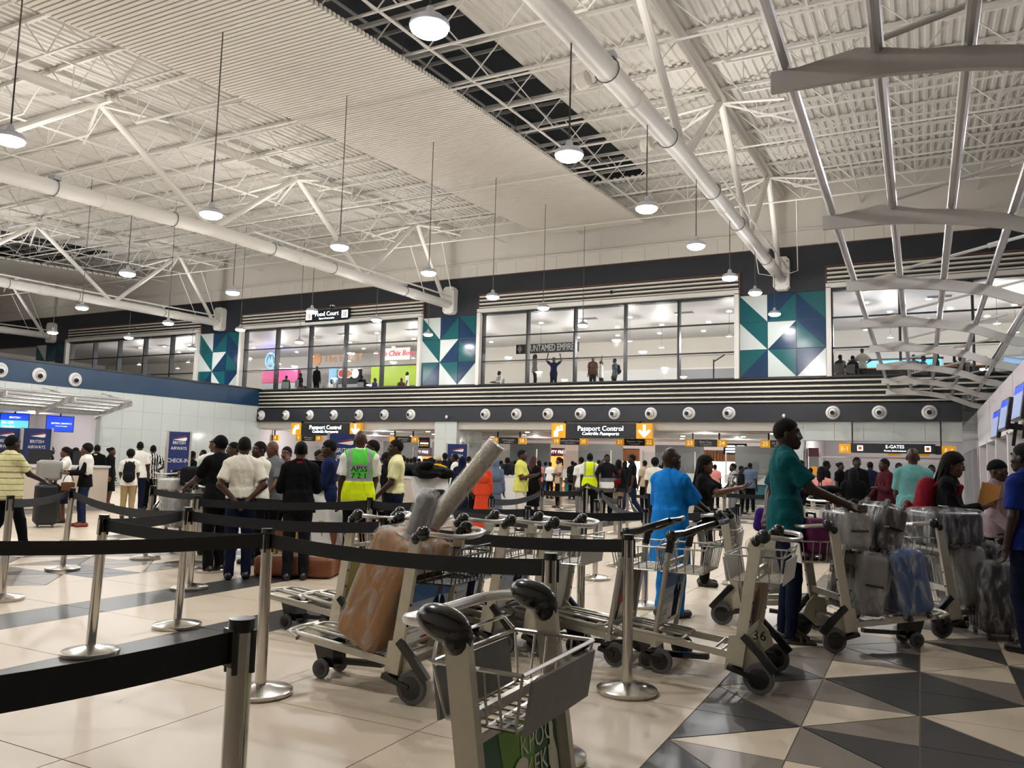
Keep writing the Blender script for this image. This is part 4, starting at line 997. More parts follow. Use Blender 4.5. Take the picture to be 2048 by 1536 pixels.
    if lod < 2:
        eb = MB()
        for k in (1, -1): eb.ell((k * .031, .0785, .007), (.013, .0105, .0062), 8, 6)
        ev = np.array(eb.v); body.append((ev @ Rh.T + hd, np.array(eb.f), 1)); eb = MB()
        for k in (1, -1): eb.ell((k * .031, .0865, .007), (.0058, .0042, .0058), 8, 5)
        body.append((np.array(eb.v) @ Rh.T + hd, np.array(eb.f), 2))
    # hands: palm, four fingers, thumb
    for k in (1, -1):
        a, e, wr_, fd = arm[k]; side = np.array([-k * .55, .75, .2]); side = side - fd * (side @ fd); side /= np.linalg.norm(side); nrm = np.cross(fd, side) * k
        if lod == 2:
            g = SDF(wr_ - .2, wr_ + .2, .016); g.cone(wr_ - fd * .03, wr_ + fd * .1, .03, .036, .01); g.cone(wr_ + fd * .1, wr_ + fd * .17, .03, .018, .01); g.cone(wr_ + fd * .04, wr_ + fd * .1 + side * .05, .016, .012, .01)
        else:
            g = SDF(wr_ - .21, wr_ + .21, .0052 if lod == 0 else .008); g.cone(wr_ - fd * .04, wr_ + fd * .03, .028, .03, .01)
            for c in np.linspace(-1, 1, 4): g.cone(wr_ + fd * .01 + side * c * .014, wr_ + fd * .088 + side * c * .03, .019, .0145, .012)
            for c, ln in zip((-1, -.33, .33, 1), (.064, .08, .084, .074)):
                p0 = wr_ + fd * .088 + side * c * .030; d1 = U(fd + nrm * .25); d2 = U(fd + nrm * .9); p1 = p0 + d1 * ln * .55; g.cone(p0, p1, .0105, .0095, .004); g.cone(p1, p1 + d2 * ln * .5, .0095, .0075, .003)
            p0 = wr_ + fd * .03 + side * .03; p1 = p0 + U(fd * .8 + side * .75 + nrm * .3) * .05; g.cone(p0, p1, .0135, .0115, .012); g.cone(p1, p1 + U(fd + nrm * .4 + side * .1) * .038, .0112, .0085, .004)
        v, q = g.mesh(); body.append((v, q, 0))
    link('body', joinmesh('body', body, [skin, 'eye_white', 'eye_dark']), t)
    def garment(name, fn, m, lo_=lo, hi_=hi, vx=vox, fold=.0038):
        g = SDF(lo_, hi_, vx); fn(g)
        if fold and vx < .02:
            X, Y, Z = g.ax[0][:, None, None], g.ax[1][None, :, None], g.ax[2][None, None, :]
            g.f = g.f + fold * (np.sin(31 * Z + 9 * np.sin(13 * X + 2 * Y) + 6 * Y) * np.sin(17 * X + 5 * Z + 8 * Y) + .6 * np.sin(55 * X + 21 * Z + 30 * Y)).astype(np.float32)
        v, q = g.mesh()
        return link(name, joinmesh(name, [(v, q, 0)], [m]), t) if len(v) else None
    # lower garment
    tuck = 'tuck' in extra; kind, m = bottom
    def trousers(g, wide=0.0, end=1.0):
        g.cone(tor(.10), tor(-.0), (.152 if tuck else .13) * fat, (.165 if tuck else .135) * fat, .02, flat=True, sy=.76, org=0); g.cone(hip + [.06, 0, -.02], hip + [-.06, 0, -.02], .122 * fat, .122 * fat, .03, sy=.9)
        for k in (1, -1):
            h, kn, an = leg[k]; g.cone(h, kn, .102 * (fat * .5 + .5), .074 + wide, .03); e_ = kn + (an - kn) * end + (np.array([0, 0, -.045]) if end == 1 else 0); g.cone(kn, e_, .075 + wide, .058 + wide * 1.3, .02, flat=True)
    if kind == 'trousers': garment('trousers', trousers, m)
    elif kind == 'slim': garment('trousers', lambda g: trousers(g, -.012), m)
    elif kind == 'shorts': garment('shorts', lambda g: trousers(g, .02, .12), m)
    elif kind in ('skirt', 'robe', 'dress'):
        zb = {'skirt': .45, 'robe': .05, 'dress': .38}[kind]
        garment('skirt', lambda g: (g.cone(tor(.12), (0, .0, zb), .135 * fat, .21 * fat + (.06 if kind == 'robe' else 0), .02, flat=True, sy=.85, org=0)), m, lo - .12, hi + .12)
    # upper garment
    kind, m = top; tuck = 'tuck' in extra; hem = .06 if tuck else -.10 if 'long_hem' not in extra else -.40
    def upper(g, e=.014):
        torso(g, e); g.cone(tor(.16), tor(hem), (.15 + e) * fat, ((.197 if not tuck else .165) + e) * (fat * .6 + .4) * (1 if hem > -.2 else 1.06), .04, flat=True, sy=.72, org=0)
        g.cone(tor(.46, 0, -.01), tor(.545, 0, -.01), .085, .066, .03, flat=True)
        if kind in ('tee', 'polo', 'shirt', 'tunic'):
            for k in (1, -1): a, e2, wr_, fd = arm[k]; g.cone(a, a + (e2 - a) * (.78 if kind != 'tunic' else .95), .062 + e * .5, .064 + e + (.012 if kind == 'tunic' else 0), .03, flat=True); g.ell(a, (.062 + e * .5,) * 3, .03)
        elif kind in ('long', 'jacket', 'hood'):
            for k in (1, -1): a, e2, wr_, fd = arm[k]; g.cone(a, e2, .06 + e * .5, .054 + e * .5, .03); g.cone(e2, e2 + (wr_ - e2) * .96, .054 + e * .5, .044 + e * .5, .02, flat=True)
    if kind: garment('top', (lambda g: (upper(g), g.plane(tor(.045), -up))) if tuck else upper, m)
    if kind in ('polo', 'shirt', 'jacket'):
        cm = {'jacket': 'c_white'}.get(kind, m)
        def coll(g): g.cone(tor(.505, 0, -.012), tor(.56, 0, -.012), .088, .072, .01, flat=True); g.ell(tor(.545, 0, .07), (.03, .05, .05), .01, op='s')
        garment('collar', coll, cm, tor(.45) - .16, tor(.6) + .16, min(vox, .012), 0)
    # hair and head wear
    def headg(name, fn, m_, lo_=(-.2, -.25, -.5), hi_=(.2, .2, .24), vx=None):
        g = SDF(lo_, hi_, vx or max(hv, .0075)); fn(g); v, q = g.mesh()
        if len(v): link(name, joinmesh(name, [(v @ Rh.T + hd, q, 0)], [m_]), t)
    def cran(g, e): g.ell((0, -.014, .024), (.076 + e, .098 + e, .099 + e), .0)
    def f_short(g): cran(g, .005); g.plane((0, 0, .004), (0, .85, -1))
    if hair == 'short': headg('hair', f_short, hairmat, (-.12, -.14, -.16), (.12, .14, .16))
    elif hair == 'afro': headg('hair', lambda g: (g.ell((0, -.025, .04), (.105, .115, .115), 0), g.plane((0, .02, 0), (0, .9, -1))), hairmat)
    elif hair == 'bun': headg('hair', lambda g: (f_short(g), g.ell((0, -.115, .05), (.055, .05, .055), .01)), hairmat)
    elif hair in ('braids', 'long', 'pony'):
        def f_b(g):
            cran(g, .014); g.plane((0, .012, -.01), (0, .95, -1)); n = {'braids': 15, 'long': 15, 'pony': 1}[hair]
            if hair == 'pony': g.ell((0, -.11, .045), (.04, .045, .045), .02); g.cone((0, -.13, .03), (0, -.15, -.22), .035, .02, .02)
            else:
                for i in range(n):
                    a_ = math.pi * (i / (n - 1)) - math.pi; x_, y_ = .082 * math.cos(a_), .092 * math.sin(a_) - .025; ln = .17 + .16 * math.sin(-a_) + .03 * ((i * 7) % 3)
                    g.cone((x_, y_, .0), (x_ * 1.08, y_ - .03 + .012 * ((i * 5) % 3), -ln), .0125 if hair == 'braids' else .017, .010, .003 if hair == 'braids' else .02)
        headg('hair', f_b, hairmat)
    elif hair == 'cap': headg('hair', f_short, 'hair', (-.12, -.14, -.16), (.12, .14, .16)); headg('cap', lambda g: (cran(g, .014), g.plane((0, 0, .03), (0, .25, -1)), g.ell((0, .115, .045), (.07, .085, .010), .01)), hairmat)
    elif hair == 'hijab':
        headg('headscarf', lambda g: (cran(g, .02), g.ell((0, .0, -.06), (.088, .1, .11), .03), g.cone((0, -.02, -.1), (0, -.03, -.34), .1, .21, .06, sy=.75), g.ell((0, .115, -.012), (.054, .075, .078), .01, op='s')), hairmat, (-.26, -.26, -.5), (.26, .24, .2))
    elif hair == 'beanie': headg('cap', lambda g: (cran(g, .016), g.plane((0, 0, .02), (0, .2, -1))), hairmat)
    # shoes
    def shoe(g, k):
        h, kn, an = leg[k]; b0 = an + np.array([0, -.045, -.045]); b1 = an + np.array([k * .015, .15, -.052]); g.cone(b0, b1, .046, .042, .02); g.ell(an + np.array([0, 0, -.03]), (.05, .07, .06), .02); g.plane((0, 0, an[2] - .085), (0, 0, -1))
    if shoes:
        for k in (1, -1):
            an = leg[k][2]; garment('shoe', lambda g, k=k: shoe(g, k), shoes, an - [.1, .13, .11], an + [.1, .25, .1], min(vox, .016), 0)
    ctx = dict(t=t, tor=tor, arm=arm, leg=leg, hd=hd, Rh=Rh, vox=vox, garment=garment, torso=torso, lo=lo, hi=hi, headg=headg, sh=sh, fat=fat)
    if callable(extra and extra[-1]): extra[-1](ctx)
    return t

# ---- accessories worn by people
def zone(o, mats, fn):
    me = o.data; me.materials.clear()
    for m in mats: me.materials.append(M[m])
    n = len(me.polygons); c = np.empty(n * 3, np.float32); me.polygons.foreach_get('center', c); c = c.reshape(-1, 3)
    me.polygons.foreach_set('material_index', np.asarray(fn(c[:, 0], c[:, 1], c[:, 2]), np.int32)); me.update()
def vest(lower='c_hivisy', upper_='c_hivisg', text=None):
    def fn(c):
        tor = c['tor']
        def f(g):
            c['torso'](g, .03); g.cone(tor(.16), tor(-.06), .182 * c['fat'], .205 * c['fat'], .04, flat=True, sy=.74, org=0)
            for k in (1, -1): g.ell(c['sh'][k] + np.array([k * .055, 0, -.05]), (.075, .16, .13), .01, op='s')
            g.cone(tor(.47), tor(.62), .075, .075, .01, op='s')
        o = c['garment']('vest', f, lower, fold=.002); z = tor(0)[2]
        zone(o, [lower, upper_, 'c_silver'], lambda X, Y, Z: np.where((abs(Z - z - .20) < .025) | ((abs(abs(X) - .12) < .022) & (Z > z + .2)) | ((abs(Z - z - .36) < .02) & (upper_ != lower)), 2, np.where(Z > z + .18, 1, 0)))
        if text:
            m4 = frame((0, -.172, z + .315), (-1, 0, 0), (0, 0, 1)); b = MB()
            for i, ln in enumerate(text): [text_mb(ln, .095, b, frame((dx_, -.177 - dx_ * .2, z + .325 - i * .085), (1, 0, 0), (0, 0, 1))) for dx_ in (-.002, 0, .002)]
            b.build('lettering', 'print_black', c['t'], 0)
    return fn
def backpack(m, strap=None, size=1.0):
    def fn(c):
        tor = c['tor']
        def f(g):
            g.cone(tor(.12, 0, -.20), tor(.38, 0, -.19), .13 * size, .115 * size, .02, sy=.75, org=tor(.25, 0, -.2)[1]); g.ell(tor(.16, 0, -.29 * size), (.1 * size, .05, .09), .02)
        o = c['garment']('backpack', f, m, tor(.25, 0, -.2) - .36, tor(.25, 0, -.2) + .36, min(c['vox'], .016))
        def s_(g):
            for k in (1, -1):
                g.cone(tor(.50, k * .09, -.06), tor(.46, k * .1, .105), .022, .022, .02); g.cone(tor(.46, k * .1, .105), tor(.25, k * .14, .08), .022, .018, .02); g.cone(tor(.50, k * .09, -.06), tor(.42, k * .08, -.14), .02, .02, .02)
        c['garment']('backpack_strap', s_, strap or m, vx=min(c['vox'], .016), fold=0)
    return fn
def scarf(m):
    def fn(c):
        tor = c['tor']
        c['garment']('neck_scarf', lambda g: (g.cone(tor(.515, 0, -.01), tor(.555, 0, -.01), .092, .078, .02, flat=True), g.ell(tor(.5, .02, .085), (.045, .03, .05), .02), g.ell(tor(.47, .06, .1), (.03, .025, .045), .02)), m, tor(.4) - .2, tor(.6) + .2, min(c['vox'], .014), 0)
    return fn
def handbag(m, side=1, z=.42, size=1.0):
    def fn(c):
        wr_ = c['arm'][side][2]; p = wr_ + np.array([0, 0, -.28])
        b = MB().rbox((p[0], p[1], p[2]), (.12 * size, .34 * size, .24 * size), .03); o = b.build('handbag', m, c['t'])
        MB().tube([(p[0], p[1] - .1, p[2] + .11), (p[0], p[1] - .06, p[2] + .22), (p[0], p[1], p[2] + .25), (p[0], p[1] + .06, p[2] + .22), (p[0], p[1] + .1, p[2] + .11)], .01, 6).build('bag_handle', m, o)
    return fn
def glasses(c):
    b = MB(); R3 = c['Rh']
    for k in (1, -1): b.tube([(k * .032 + .022 * math.cos(q * .5236), .108, .006 + .017 * math.sin(q * .5236)) for q in range(12)], .0025, 5, True); b.cyl((k * .054, .108, .01), (k * .08, .0, .012), .0025, n=5)
    b.cyl((-.01, .11, .008), (.01, .11, .008), .0025, n=5); b.v = [tuple(R3 @ np.array(v) + c['hd']) for v in b.v]; b.build('glasses', 'wire', c['t'])
def many(*fs):
    def fn(c):
        for f in fs: f(c)
    return fn
def stripes(mats, fn_):
    def fn(c):
        for o in c['t'].children:
            if o.name.startswith('top'): zone(o, mats, fn_)
    return fn

def sandals(c):
    for k in (1, -1):
        an = c['leg'][k][2]; MB().rbox((an[0], an[1] + .055, .012), (.095, .27, .022), .01).build('sandal_sole', 'sandal', c['t'])
        for dy in (.06, .105): MB().tube([(an[0] - .046, an[1] + dy - .02, .02), (an[0] - .03, an[1] + dy, .062), (an[0] + .03, an[1] + dy + .01, .062), (an[0] + .046, an[1] + dy + .02, .02)], .012, 6).build('sandal_strap', 'sandal', c['t'])
# ================================================================== queue posts with retractable belts
def stanchion(label, xy, to=None, lean=(0, 0), h=1.0, to2=None):
    t = thing('queue_post', label, 'queue post', (xy[0], xy[1], 0), group='steel queue posts')
    b = MB(); b.lathe([(.19, 0), (.195, .008), (.195, .028), (.185, .034), (.05, .062), (.036, .066)], n=36); b.build('base', 'steel_base', t)
    tp = Vector((lean[0], lean[1], h)); dr = tp.normalized()
    MB().cyl((0, 0, .055), dr * (h - .03), .034, n=24).build('post', 'steel', t)
    hd = MB(); hd.cyl(dr * (h - .035), dr * h, .0355, n=24); hd.build('cap', 'black_plastic', t)
    cs = MB()
    for a in range(4):
        q = a * math.pi / 2 + .4; o = V(.035 * math.cos(q), .035 * math.sin(q), 0); cs.cyl(dr * (h - .145) + o, dr * (h - .03) + o, .009, n=6)
    cs.build('belt_slot', 'black_plastic', t)
    for tgt in (to, to2):
        if tgt is None: continue
        e = Vector((tgt[0] - xy[0], tgt[1] - xy[1], 0)); L_ = e.length; u = e.normalized(); c0 = dr * (h - .075)
        s0 = c0 + u * .035; s1 = Vector((e.x, e.y, h - .075)) - u * .035; N = 10; vs = []; fs = []
        sd = V(-u.y, u.x, 0) * .0015
        for i in range(N + 1):
            p = s0.lerp(s1, i / N); p.z -= .018 * L_ * 4 * (i / N) * (1 - i / N)
            for dz in (-.042, .042):
                for sg in (-1, 1): vs.append(p + V(0, 0, dz) + sd * sg)
        for i in range(N):
            a, b_ = i * 4, i * 4 + 4; fs += [(a, a + 2, b_ + 2, b_), (a + 1, b_ + 1, b_ + 3, a + 3), (a, b_, b_ + 1, a + 1), (a + 2, a + 3, b_ + 3, b_ + 2)]
        o = MB().add(vs, fs).build('belt', 'belt', t, 60)
        MB().box(s0 - u * .01, (.03, .05, .1), rz(math.atan2(u.y, u.x))).build('belt_clip', 'black_plastic', o, 0)
    return t
def gp(px, py, z=0.0): p = onZ(px, py, z); return (round(float(p[0]), 3), round(float(p[1]), 3))
S1 = (-1.687, 1.681); S2 = gp(180, 1308); S3 = gp(354, 1254); S4 = gp(520, 1388); S5 = gp(1254, 1385); S6 = gp(1093, 1518); S7 = gp(1160, 1275); S8 = gp(1190, 1158)
S10 = gp(766, 1035, 1.0); S11 = gp(125, 1140); S12 = gp(290, 1118); S13 = gp(378, 1178); S14 = gp(420, 1143); S15 = gp(3, 1200)
S16 = gp(740, 995, 1.0); S17 = gp(843, 999, 1.0); S18 = gp(1161, 1091); S19 = gp(1201, 1095); S20 = gp(1239, 1132); S21 = gp(1056, 1012, 1.0); S22 = gp(983, 992, 1.0); S23 = gp(1084, 977, 1.0)
S24 = gp(1121, 1018); S25 = gp(1173, 1040); S26 = gp(1230, 1068); S27 = gp(1254, 1068); S28 = gp(1291, 1018, 1.0); S29 = gp(1476, 1008, 1.0); S30 = gp(1449, 982, 1.0); S31 = gp(1101, 992)
stanchion('closest steel queue post at the bottom edge, black belt running off picture', S1, (-1.95, .67))
stanchion('leaning steel queue post with round base behind the wide belt', S2, S4, (.07, -.02), to2=S3)
stanchion('leaning steel queue post beside the one with double belts', S3, S10, (.05, 0))
stanchion('upright steel queue post with round base left of the wrapped box', S4, S6, (-.01, 0), to2=(-5.9, 1.95))
stanchion('upright steel queue post with large base in front of the tube trolleys', S5)
stanchion('steel queue post standing right behind the green advert trolley', S6)
stanchion('steel queue post rising behind the stack of trolley decks', S7, None)
stanchion('lone upright steel queue post on open beige floor, round base clear', S8, None)
stanchion('steel queue post among trolley handles, in front of the yellow vest man', S10, S5)
stanchion('steel queue post with hanging belt end, left of the leaning pair', S11, S3, (.07, 0))
stanchion('steel queue post on beige floor between black trolley and leaning post', S12, S14, (.05, 0))
stanchion('steel queue post directly behind the second leaning post', S13, S16, (.03, 0))
stanchion('steel queue post beside the legs of the man in black cap', S14, S17, (.02, 0))
stanchion('steel queue post cut by the picture edge under the striped yellow shirt', S15, S11)
stanchion('steel queue post in front of the vest man trousers', S16, S21); stanchion('steel queue post before the slanted desk with the backpack', S17, S7)
stanchion('steel queue post with base beside another, below the yellow vest man', S18, S23); stanchion('steel queue post beside the base of its twin, below the black-white shirt', S19, S28)
stanchion('steel queue post just left of the blue tunic man', S20, S19); stanchion('steel queue post at the end of the belt before the yellow T-shirt', S21, S28)
stanchion('steel queue post in front of the orange robe', S22, S23); stanchion('steel queue post in front of the desk beside the yellow T-shirt', S23, S25)
stanchion('thin steel queue post before the woman in tan blouse', S24, S31); stanchion('thin steel queue post before the yellow vest man legs', S25, S26); stanchion('thin steel queue post before walking man in jeans', S26, S27)
stanchion('thin steel queue post behind the blue tunic sleeve', S27, S28); stanchion('steel queue post half hidden by the blue tunic', S28, S29); stanchion('steel queue post between black-dressed woman and teal polo man', S29, None)
stanchion('thin steel queue post near the man in plaid shirt', S30, (-2.2, 17.5)); stanchion('far steel queue post by the passport booth people', S31, S30)

# ================================================================== luggage trolleys
def advert(par, kind, fr, w_, h_):
    """printed sheet in the frame fr (local X right, Y up), w_ by h_ centred"""
    def rect(x0, x1, y0, y1, z, m): MB().add([fr @ V(x, y, z) for x, y in ((x0, y0), (x1, y0), (x1, y1), (x0, y1))], [(0, 1, 2, 3)]).build('print', m, par, 0)
    def poly(pts, z, m): MB().add([fr @ V(x * w_, y * h_, z) for x, y in pts], [tuple(range(len(pts)))]).build('print', m, par, 0)
    def disc(x, y, rx_, ry_, z, m): poly([(x + rx_ * math.cos(q * .45), y + ry_ * math.sin(q * .45)) for q in range(14)], z, m)
    def words(t_, s_, x, y, z, m, sh=0, al='CENTER'): text_mb(t_, s_, mat=fr @ Matrix.Translation((x * w_, y * h_, z)), shear=sh, align=al).build('lettering', m, par, 0)
    bg = {'blue': 'ad_sky', 'green': 'ad_green', 'red': 'ad_dark', 'yellow': 'ad_yellow', 'plain': 'white_panel', 'brown': 'ad_brown'}[kind]
    sheet = MB().add([fr @ V(x * w_ / 2, y * h_ / 2, 0) for x, y in ((-1, -1), (1, -1), (1, 1), (-1, 1))], [(0, 1, 2, 3)]).build('advert', bg, par, 0)
    if kind == 'blue':
        poly([(-.5, -.5), (.5, -.5), (.5, -.12), (-.5, -.12)], .001, 'print_white'); poly([(-.5, .2), (.5, .2), (.5, .5), (-.5, .5)], .001, 'ad_blue')
        words('Live With', .062, -.46, .08, .002, 'print_white', al='LEFT'); words('Confidence.', .062, -.46, -.06, .002, 'print_white', al='LEFT'); words('Travel with peace of mind', .02, -.46, -.24, .002, 'ad_blue', al='LEFT'); words('wherever you go', .02, -.46, -.31, .002, 'ad_blue', al='LEFT')
        poly([(.1, -.46), (.36, -.46), (.38, .0), (.42, .06), (.36, .18), (.28, .22), (.2, .22), (.12, .18), (.06, .04), (.1, -.02)], .003, 'c_navy'); poly([(.21, .22), (.27, .22), (.25, .05)], .004, 'print_white'); disc(.24, .32, .055, .09, .004, 'skin3'); poly([(.08, .0), (.4, .0), (.36, -.07), (.12, -.07)], .005, 'c_suit')
        poly([(-.1, -.43), (.1, -.43), (.1, -.47), (-.1, -.47)], .004, 'print_red')
    elif kind == 'green':
        poly([(-.28, .5), (.2, .5), (.05, -.5), (-.2, -.5)], .001, 'ad_lime'); words('KPOO', .085, .2, .30, .003, 'ad_cream', .12); words('KEKE', .085, .2, .10, .003, 'ad_cream', .12)
        poly([(.34, -.5), (.46, -.5), (.46, .1), (.43, .22), (.42, .44), (.38, .44), (.37, .22), (.34, .1)], .004, 'ad_cream'); disc(.4, -.1, .05, .08, .006, 'print_black'); disc(.4, -.3, .045, .05, .006, 'print_red'); poly([(.38, .4), (.42, .4), (.42, .47), (.38, .47)], .006, 'sign_yellow')
        for x, y, m in ((-.3, .0, 'ad_dark'), (-.06, .06, 'ad_grape')):
            poly([(x - .14, -.5), (x + .14, -.5), (x + .12, y - .1), (x - .12, y - .1)], .003, m); disc(x, y, .1, .16, .004, m); disc(x + .01, y - .04, .065, .1, .005, 'skin1')
        disc(-.05, .17, .09, .07, .006, 'ad_cream'); poly([(-.5, -.3), (-.38, -.3), (-.38, -.05), (-.5, -.05)], .004, 'sign_yellow')
    elif kind == 'red':
        disc(-.1, -.1, .3, .3, .002, 'print_red'); disc(.05, .05, .2, .22, .003, 'ad_brown'); words('1)', .13, .22, .3, .004, 'print_red'); poly([(-.4, -.5), (.2, -.5), (.05, -.1), (-.3, -.2)], .004, 'ad_cream')
    elif kind == 'yellow':
        disc(-.15, -.05, .16, .28, .002, 'ad_cream'); disc(.2, .0, .14, .25, .003, 'ad_brown'); words('Enjoy', .07, .0, .36, .003, 'c_purple', .2)
    elif kind == 'brown':
        disc(.05, -.05, .22, .3, .002, 'skin2'); disc(.05, .25, .1, .1, .003, 'skin3'); words('LIVE', .07, -.2, .38, .003, 'print_white'); poly([(-.5, -.5), (.5, -.5), (.5, -.35), (-.5, -.35)], .002, 'ad_cream')
    return sheet
for n_, c_ in dict(ad_sky='9db4cc', ad_blue='2d5f9a', ad_green='155a33', ad_lime='6aa028', ad_dark='241a20', ad_yellow='b7a44e', ad_brown='8a6a4a', ad_cream='d9d2b8', ad_grape='3a2a3e').items(): mat(n_, c_, .35, coat=.2)
def wheel(par, c, r, wd, name='wheel'):
    o = MB().lathe([(r * .62, -wd / 2), (r * .95, -wd / 2), (r, -wd * .25), (r, wd * .25), (r * .95, wd / 2), (r * .62, wd / 2)], c, 22, axis=(0, 1, 0)).build(name, 'rubber', par)
    MB().lathe([(.01, -wd * .62), (r * .5, -wd * .6), (r * .68, -wd * .53), (r * .68, wd * .53), (r * .5, wd * .6), (.01, wd * .62)], c, 16, axis=(0, 1, 0)).build('hub', 'black_plastic', o); return o
mat('bar_metal', 'd2d0cc', .25, metal=.8)
def trolley(label, xy, rot, ad='blue', style='A', big=False, basket=-1, side='user', deck=True, sheets=True, panel_front=False, wire='wire', scale=1.0, hw=.285):
    """local +X is the load side, handle at -X"""
    t = thing('luggage_trolley', label, 'trolley', (xy[0], xy[1], 0), rot, group='airport luggage trolleys')
    b0, b1 = V(.04, 0, .16), V(-.085, 0, .985); up = (b1 - b0).normalized()
    for s_ in (-1, 1):
        y = s_ * hw
        if style == 'A':
            MB().bar(b0 + V(0, y, 0), b1 + V(0, y, 0), .034, .072, (1, 0, 0)).build('post', 'alu_worn', t, 0)
            kn = MB(); kn.ell((-.13, y, 1.005), (.088, .046, .05) if big else (.05, .042, .046), 16, 10, ry(R_(14))); kn.ell((-.085, y, .972), (.045, .04, .05) if big else (.036, .034, .04), 12, 8); kn.build('knob', 'black_plastic', t)
            MB().prism([(.02, .1), (.13, .12), (.1, .34), (-.0, .36), (-.06, .3), (-.1, .2)], (0, y - s_ * .03 - .008, 0), (1, 0, 0), (0, 0, 1), (0, .016, 0)).build('foot_plate', 'alu_worn', t, 0)
            fd = MB(); fd.bar((.0, y + s_ * .02, .36), (-.1, y + s_ * .02, .26), .045, .035, (0, 1, 0)); fd.bar((-.1, y + s_ * .02, .265), (-.2, y + s_ * .02, .15), .05, .04, (0, 1, 0)); fd.bar((.1, y + s_ * .02, .15), (-.09, y + s_ * .02, .1), .03, .06, (0, 1, 0)); fd.build('fender', 'black_plastic', t, 0)
            wheel(t, (-.1, y + s_ * .02, .1), .1, .036)
            for q in (.35, .5): MB().cyl(b0.lerp(b1, q) + V(-.036, y, 0), b0.lerp(b1, q) + V(-.042, y, 0), .008, n=8).build('bolt', 'black_plastic', t)
        else:
            MB().cyl(b0 + V(0, y * .9, 0), b1 + V(0, y * .9, -.04), .02, n=12).build('post', 'alu', t)
            kn = MB(); kn.cyl((-.07, y * .9, .84), (-.09, y * .9, .95), .028, n=12); kn.ell((-.09, y * .9, .955), (.045, .04, .045)); kn.tube([(-.09, y * .9, .96), (-.19, y * .88, .98), (-.31, y * .8, 1.03), (-.39, y * .7, 1.06)], [.03, .026, .022, .02], 8); kn.build('lever', 'black_plastic', t)
            MB().ell((.045, y * .9, .15), (.05, .04, .035)).build('post_boot', 'black_plastic', t)
            wheel(t, (-.02, y * .95, .085), .085, .034); MB().bar((.1, y * .95, .12), (-.02, y * .95, .09), .03, .07, (0, 1, 0)).build('fork', 'black_plastic', t, 0)
    if style == 'A':
        c = [(-.15, -hw, 1.005), (-.24, -hw + .02, .998), (-.29, -hw + .06, .99), (-.31, -.12, .982), (-.315, 0, .98), (-.31, .12, .982), (-.29, hw - .06, .99), (-.24, hw - .02, .998), (-.15, hw, 1.005)]
        MB().tube(c, .017, 10).build('handle_bar', 'bar_metal', t)
    else: MB().tube([(-.39, -.19, 1.06), (-.41, 0, 1.06), (-.39, .19, 1.06)], .018, 8).build('handle_bar', 'black_plastic', t)
    # crossbars, deck rails, loops
    MB().bar((.03, -hw, .2), (.03, hw, .2), .04, .05).build('crossbar', 'alu', t, 0); MB().bar((-.05, -hw, .76), (-.05, hw, .76), .02, .03).build('crossbar', 'alu', t, 0)
    for s_ in (-1, 1): MB().bar((.02, s_ * .2, .19), (.92, s_ * .15, .275), .035, .045).build('deck_rail', 'alu', t, 0)
    for s_ in (-1, 1):
        lp = [(.45, s_ * .04, .255), (.45, s_ * .17, .255), (.5, s_ * .2, .258), (.84, s_ * .19, .292), (.9, s_ * .15, .297), (.9, s_ * .05, .297), (.86, s_ * .03, .294), (.5, s_ * .03, .258)]
        MB().tube(lp, .012, 7, True).build('deck_loop', 'alu', t)
    for k_ in range(3): MB().cyl((.1 + .06 * k_, -.2, .225), (.1 + .06 * k_, .2, .225), .009, n=6).build('deck_rod', 'alu', t)
    MB().tube([(.86, -.18, .26), (.96, -.15, .285), (.985, 0, .288), (.96, .15, .285), (.86, .18, .26)], .016, 8).build('bumper', 'alu', t)
    for y in (-.1, .1): wheel(t, (.72, y, .062), .062, .026, 'caster')
    MB().prism([(-.04, .07), (.08, .07), (.14, .24), (-.02, .25)], (.68, -.07, 0), (1, 0, 0), (0, 0, 1), (0, .14, 0)).build('caster_fork', 'black_plastic', t, 0)
    MB().bar((.3, 0, .12), (.68, 0, .1), .05, .035).build('brake_bar', 'black_plastic', t, 0)
    # advert between the posts
    m0, m1 = b0.lerp(b1, .17), b0.lerp(b1, .66); md = (m0 + m1) / 2; h_ = (m1 - m0).length; w_ = 2 * hw - .05
    if ad:
        pn = MB(); pn.bar(m0, m1, w_, .014, (1, 0, 0)); po = pn.build('advert_panel', 'white_panel' if ad == 'plain' else 'alu', t, 0)
    else: MB().bar((-.0, -hw, .42), (-.0, hw, .42), .03, .05).build('crossbar', 'alu', t, 0)
    if ad and ad != 'plain':
        nx = up.cross(V(0, 1, 0)); nx = V(up.z, 0, -up.x)
        advert(po, ad, frame(md - nx * .0085, (0, -1, 0), up), w_ - .03, h_ - .04); advert(po, ad, frame(md + nx * .0085, (0, 1, 0), up), w_ - .03, h_ - .04)
    # wire basket
    r_ = .0045; z0, z1 = (.70, .87) if basket <= 0 else (.735, .89); xa, xb = (-.30, .0) if basket < 0 else (-.15, .07) if basket > 0 else (-.22, .1); b = MB(); yw = hw - .03
    rim = [(xa - .03, -yw, z1), (xb + .03, -yw, z1), (xb + .03, yw, z1), (xa - .03, yw, z1)]; bot = [(xa, -yw + .03, z0), (xb, -yw + .03, z0), (xb, yw - .03, z0), (xa, yw - .03, z0)]
    for i in range(4): b.cyl(rim[i], rim[(i + 1) % 4], r_ * 1.5, n=5); b.cyl(bot[i], bot[(i + 1) % 4], r_ * 1.2, n=5); b.cyl(rim[i], bot[i], r_, n=5)
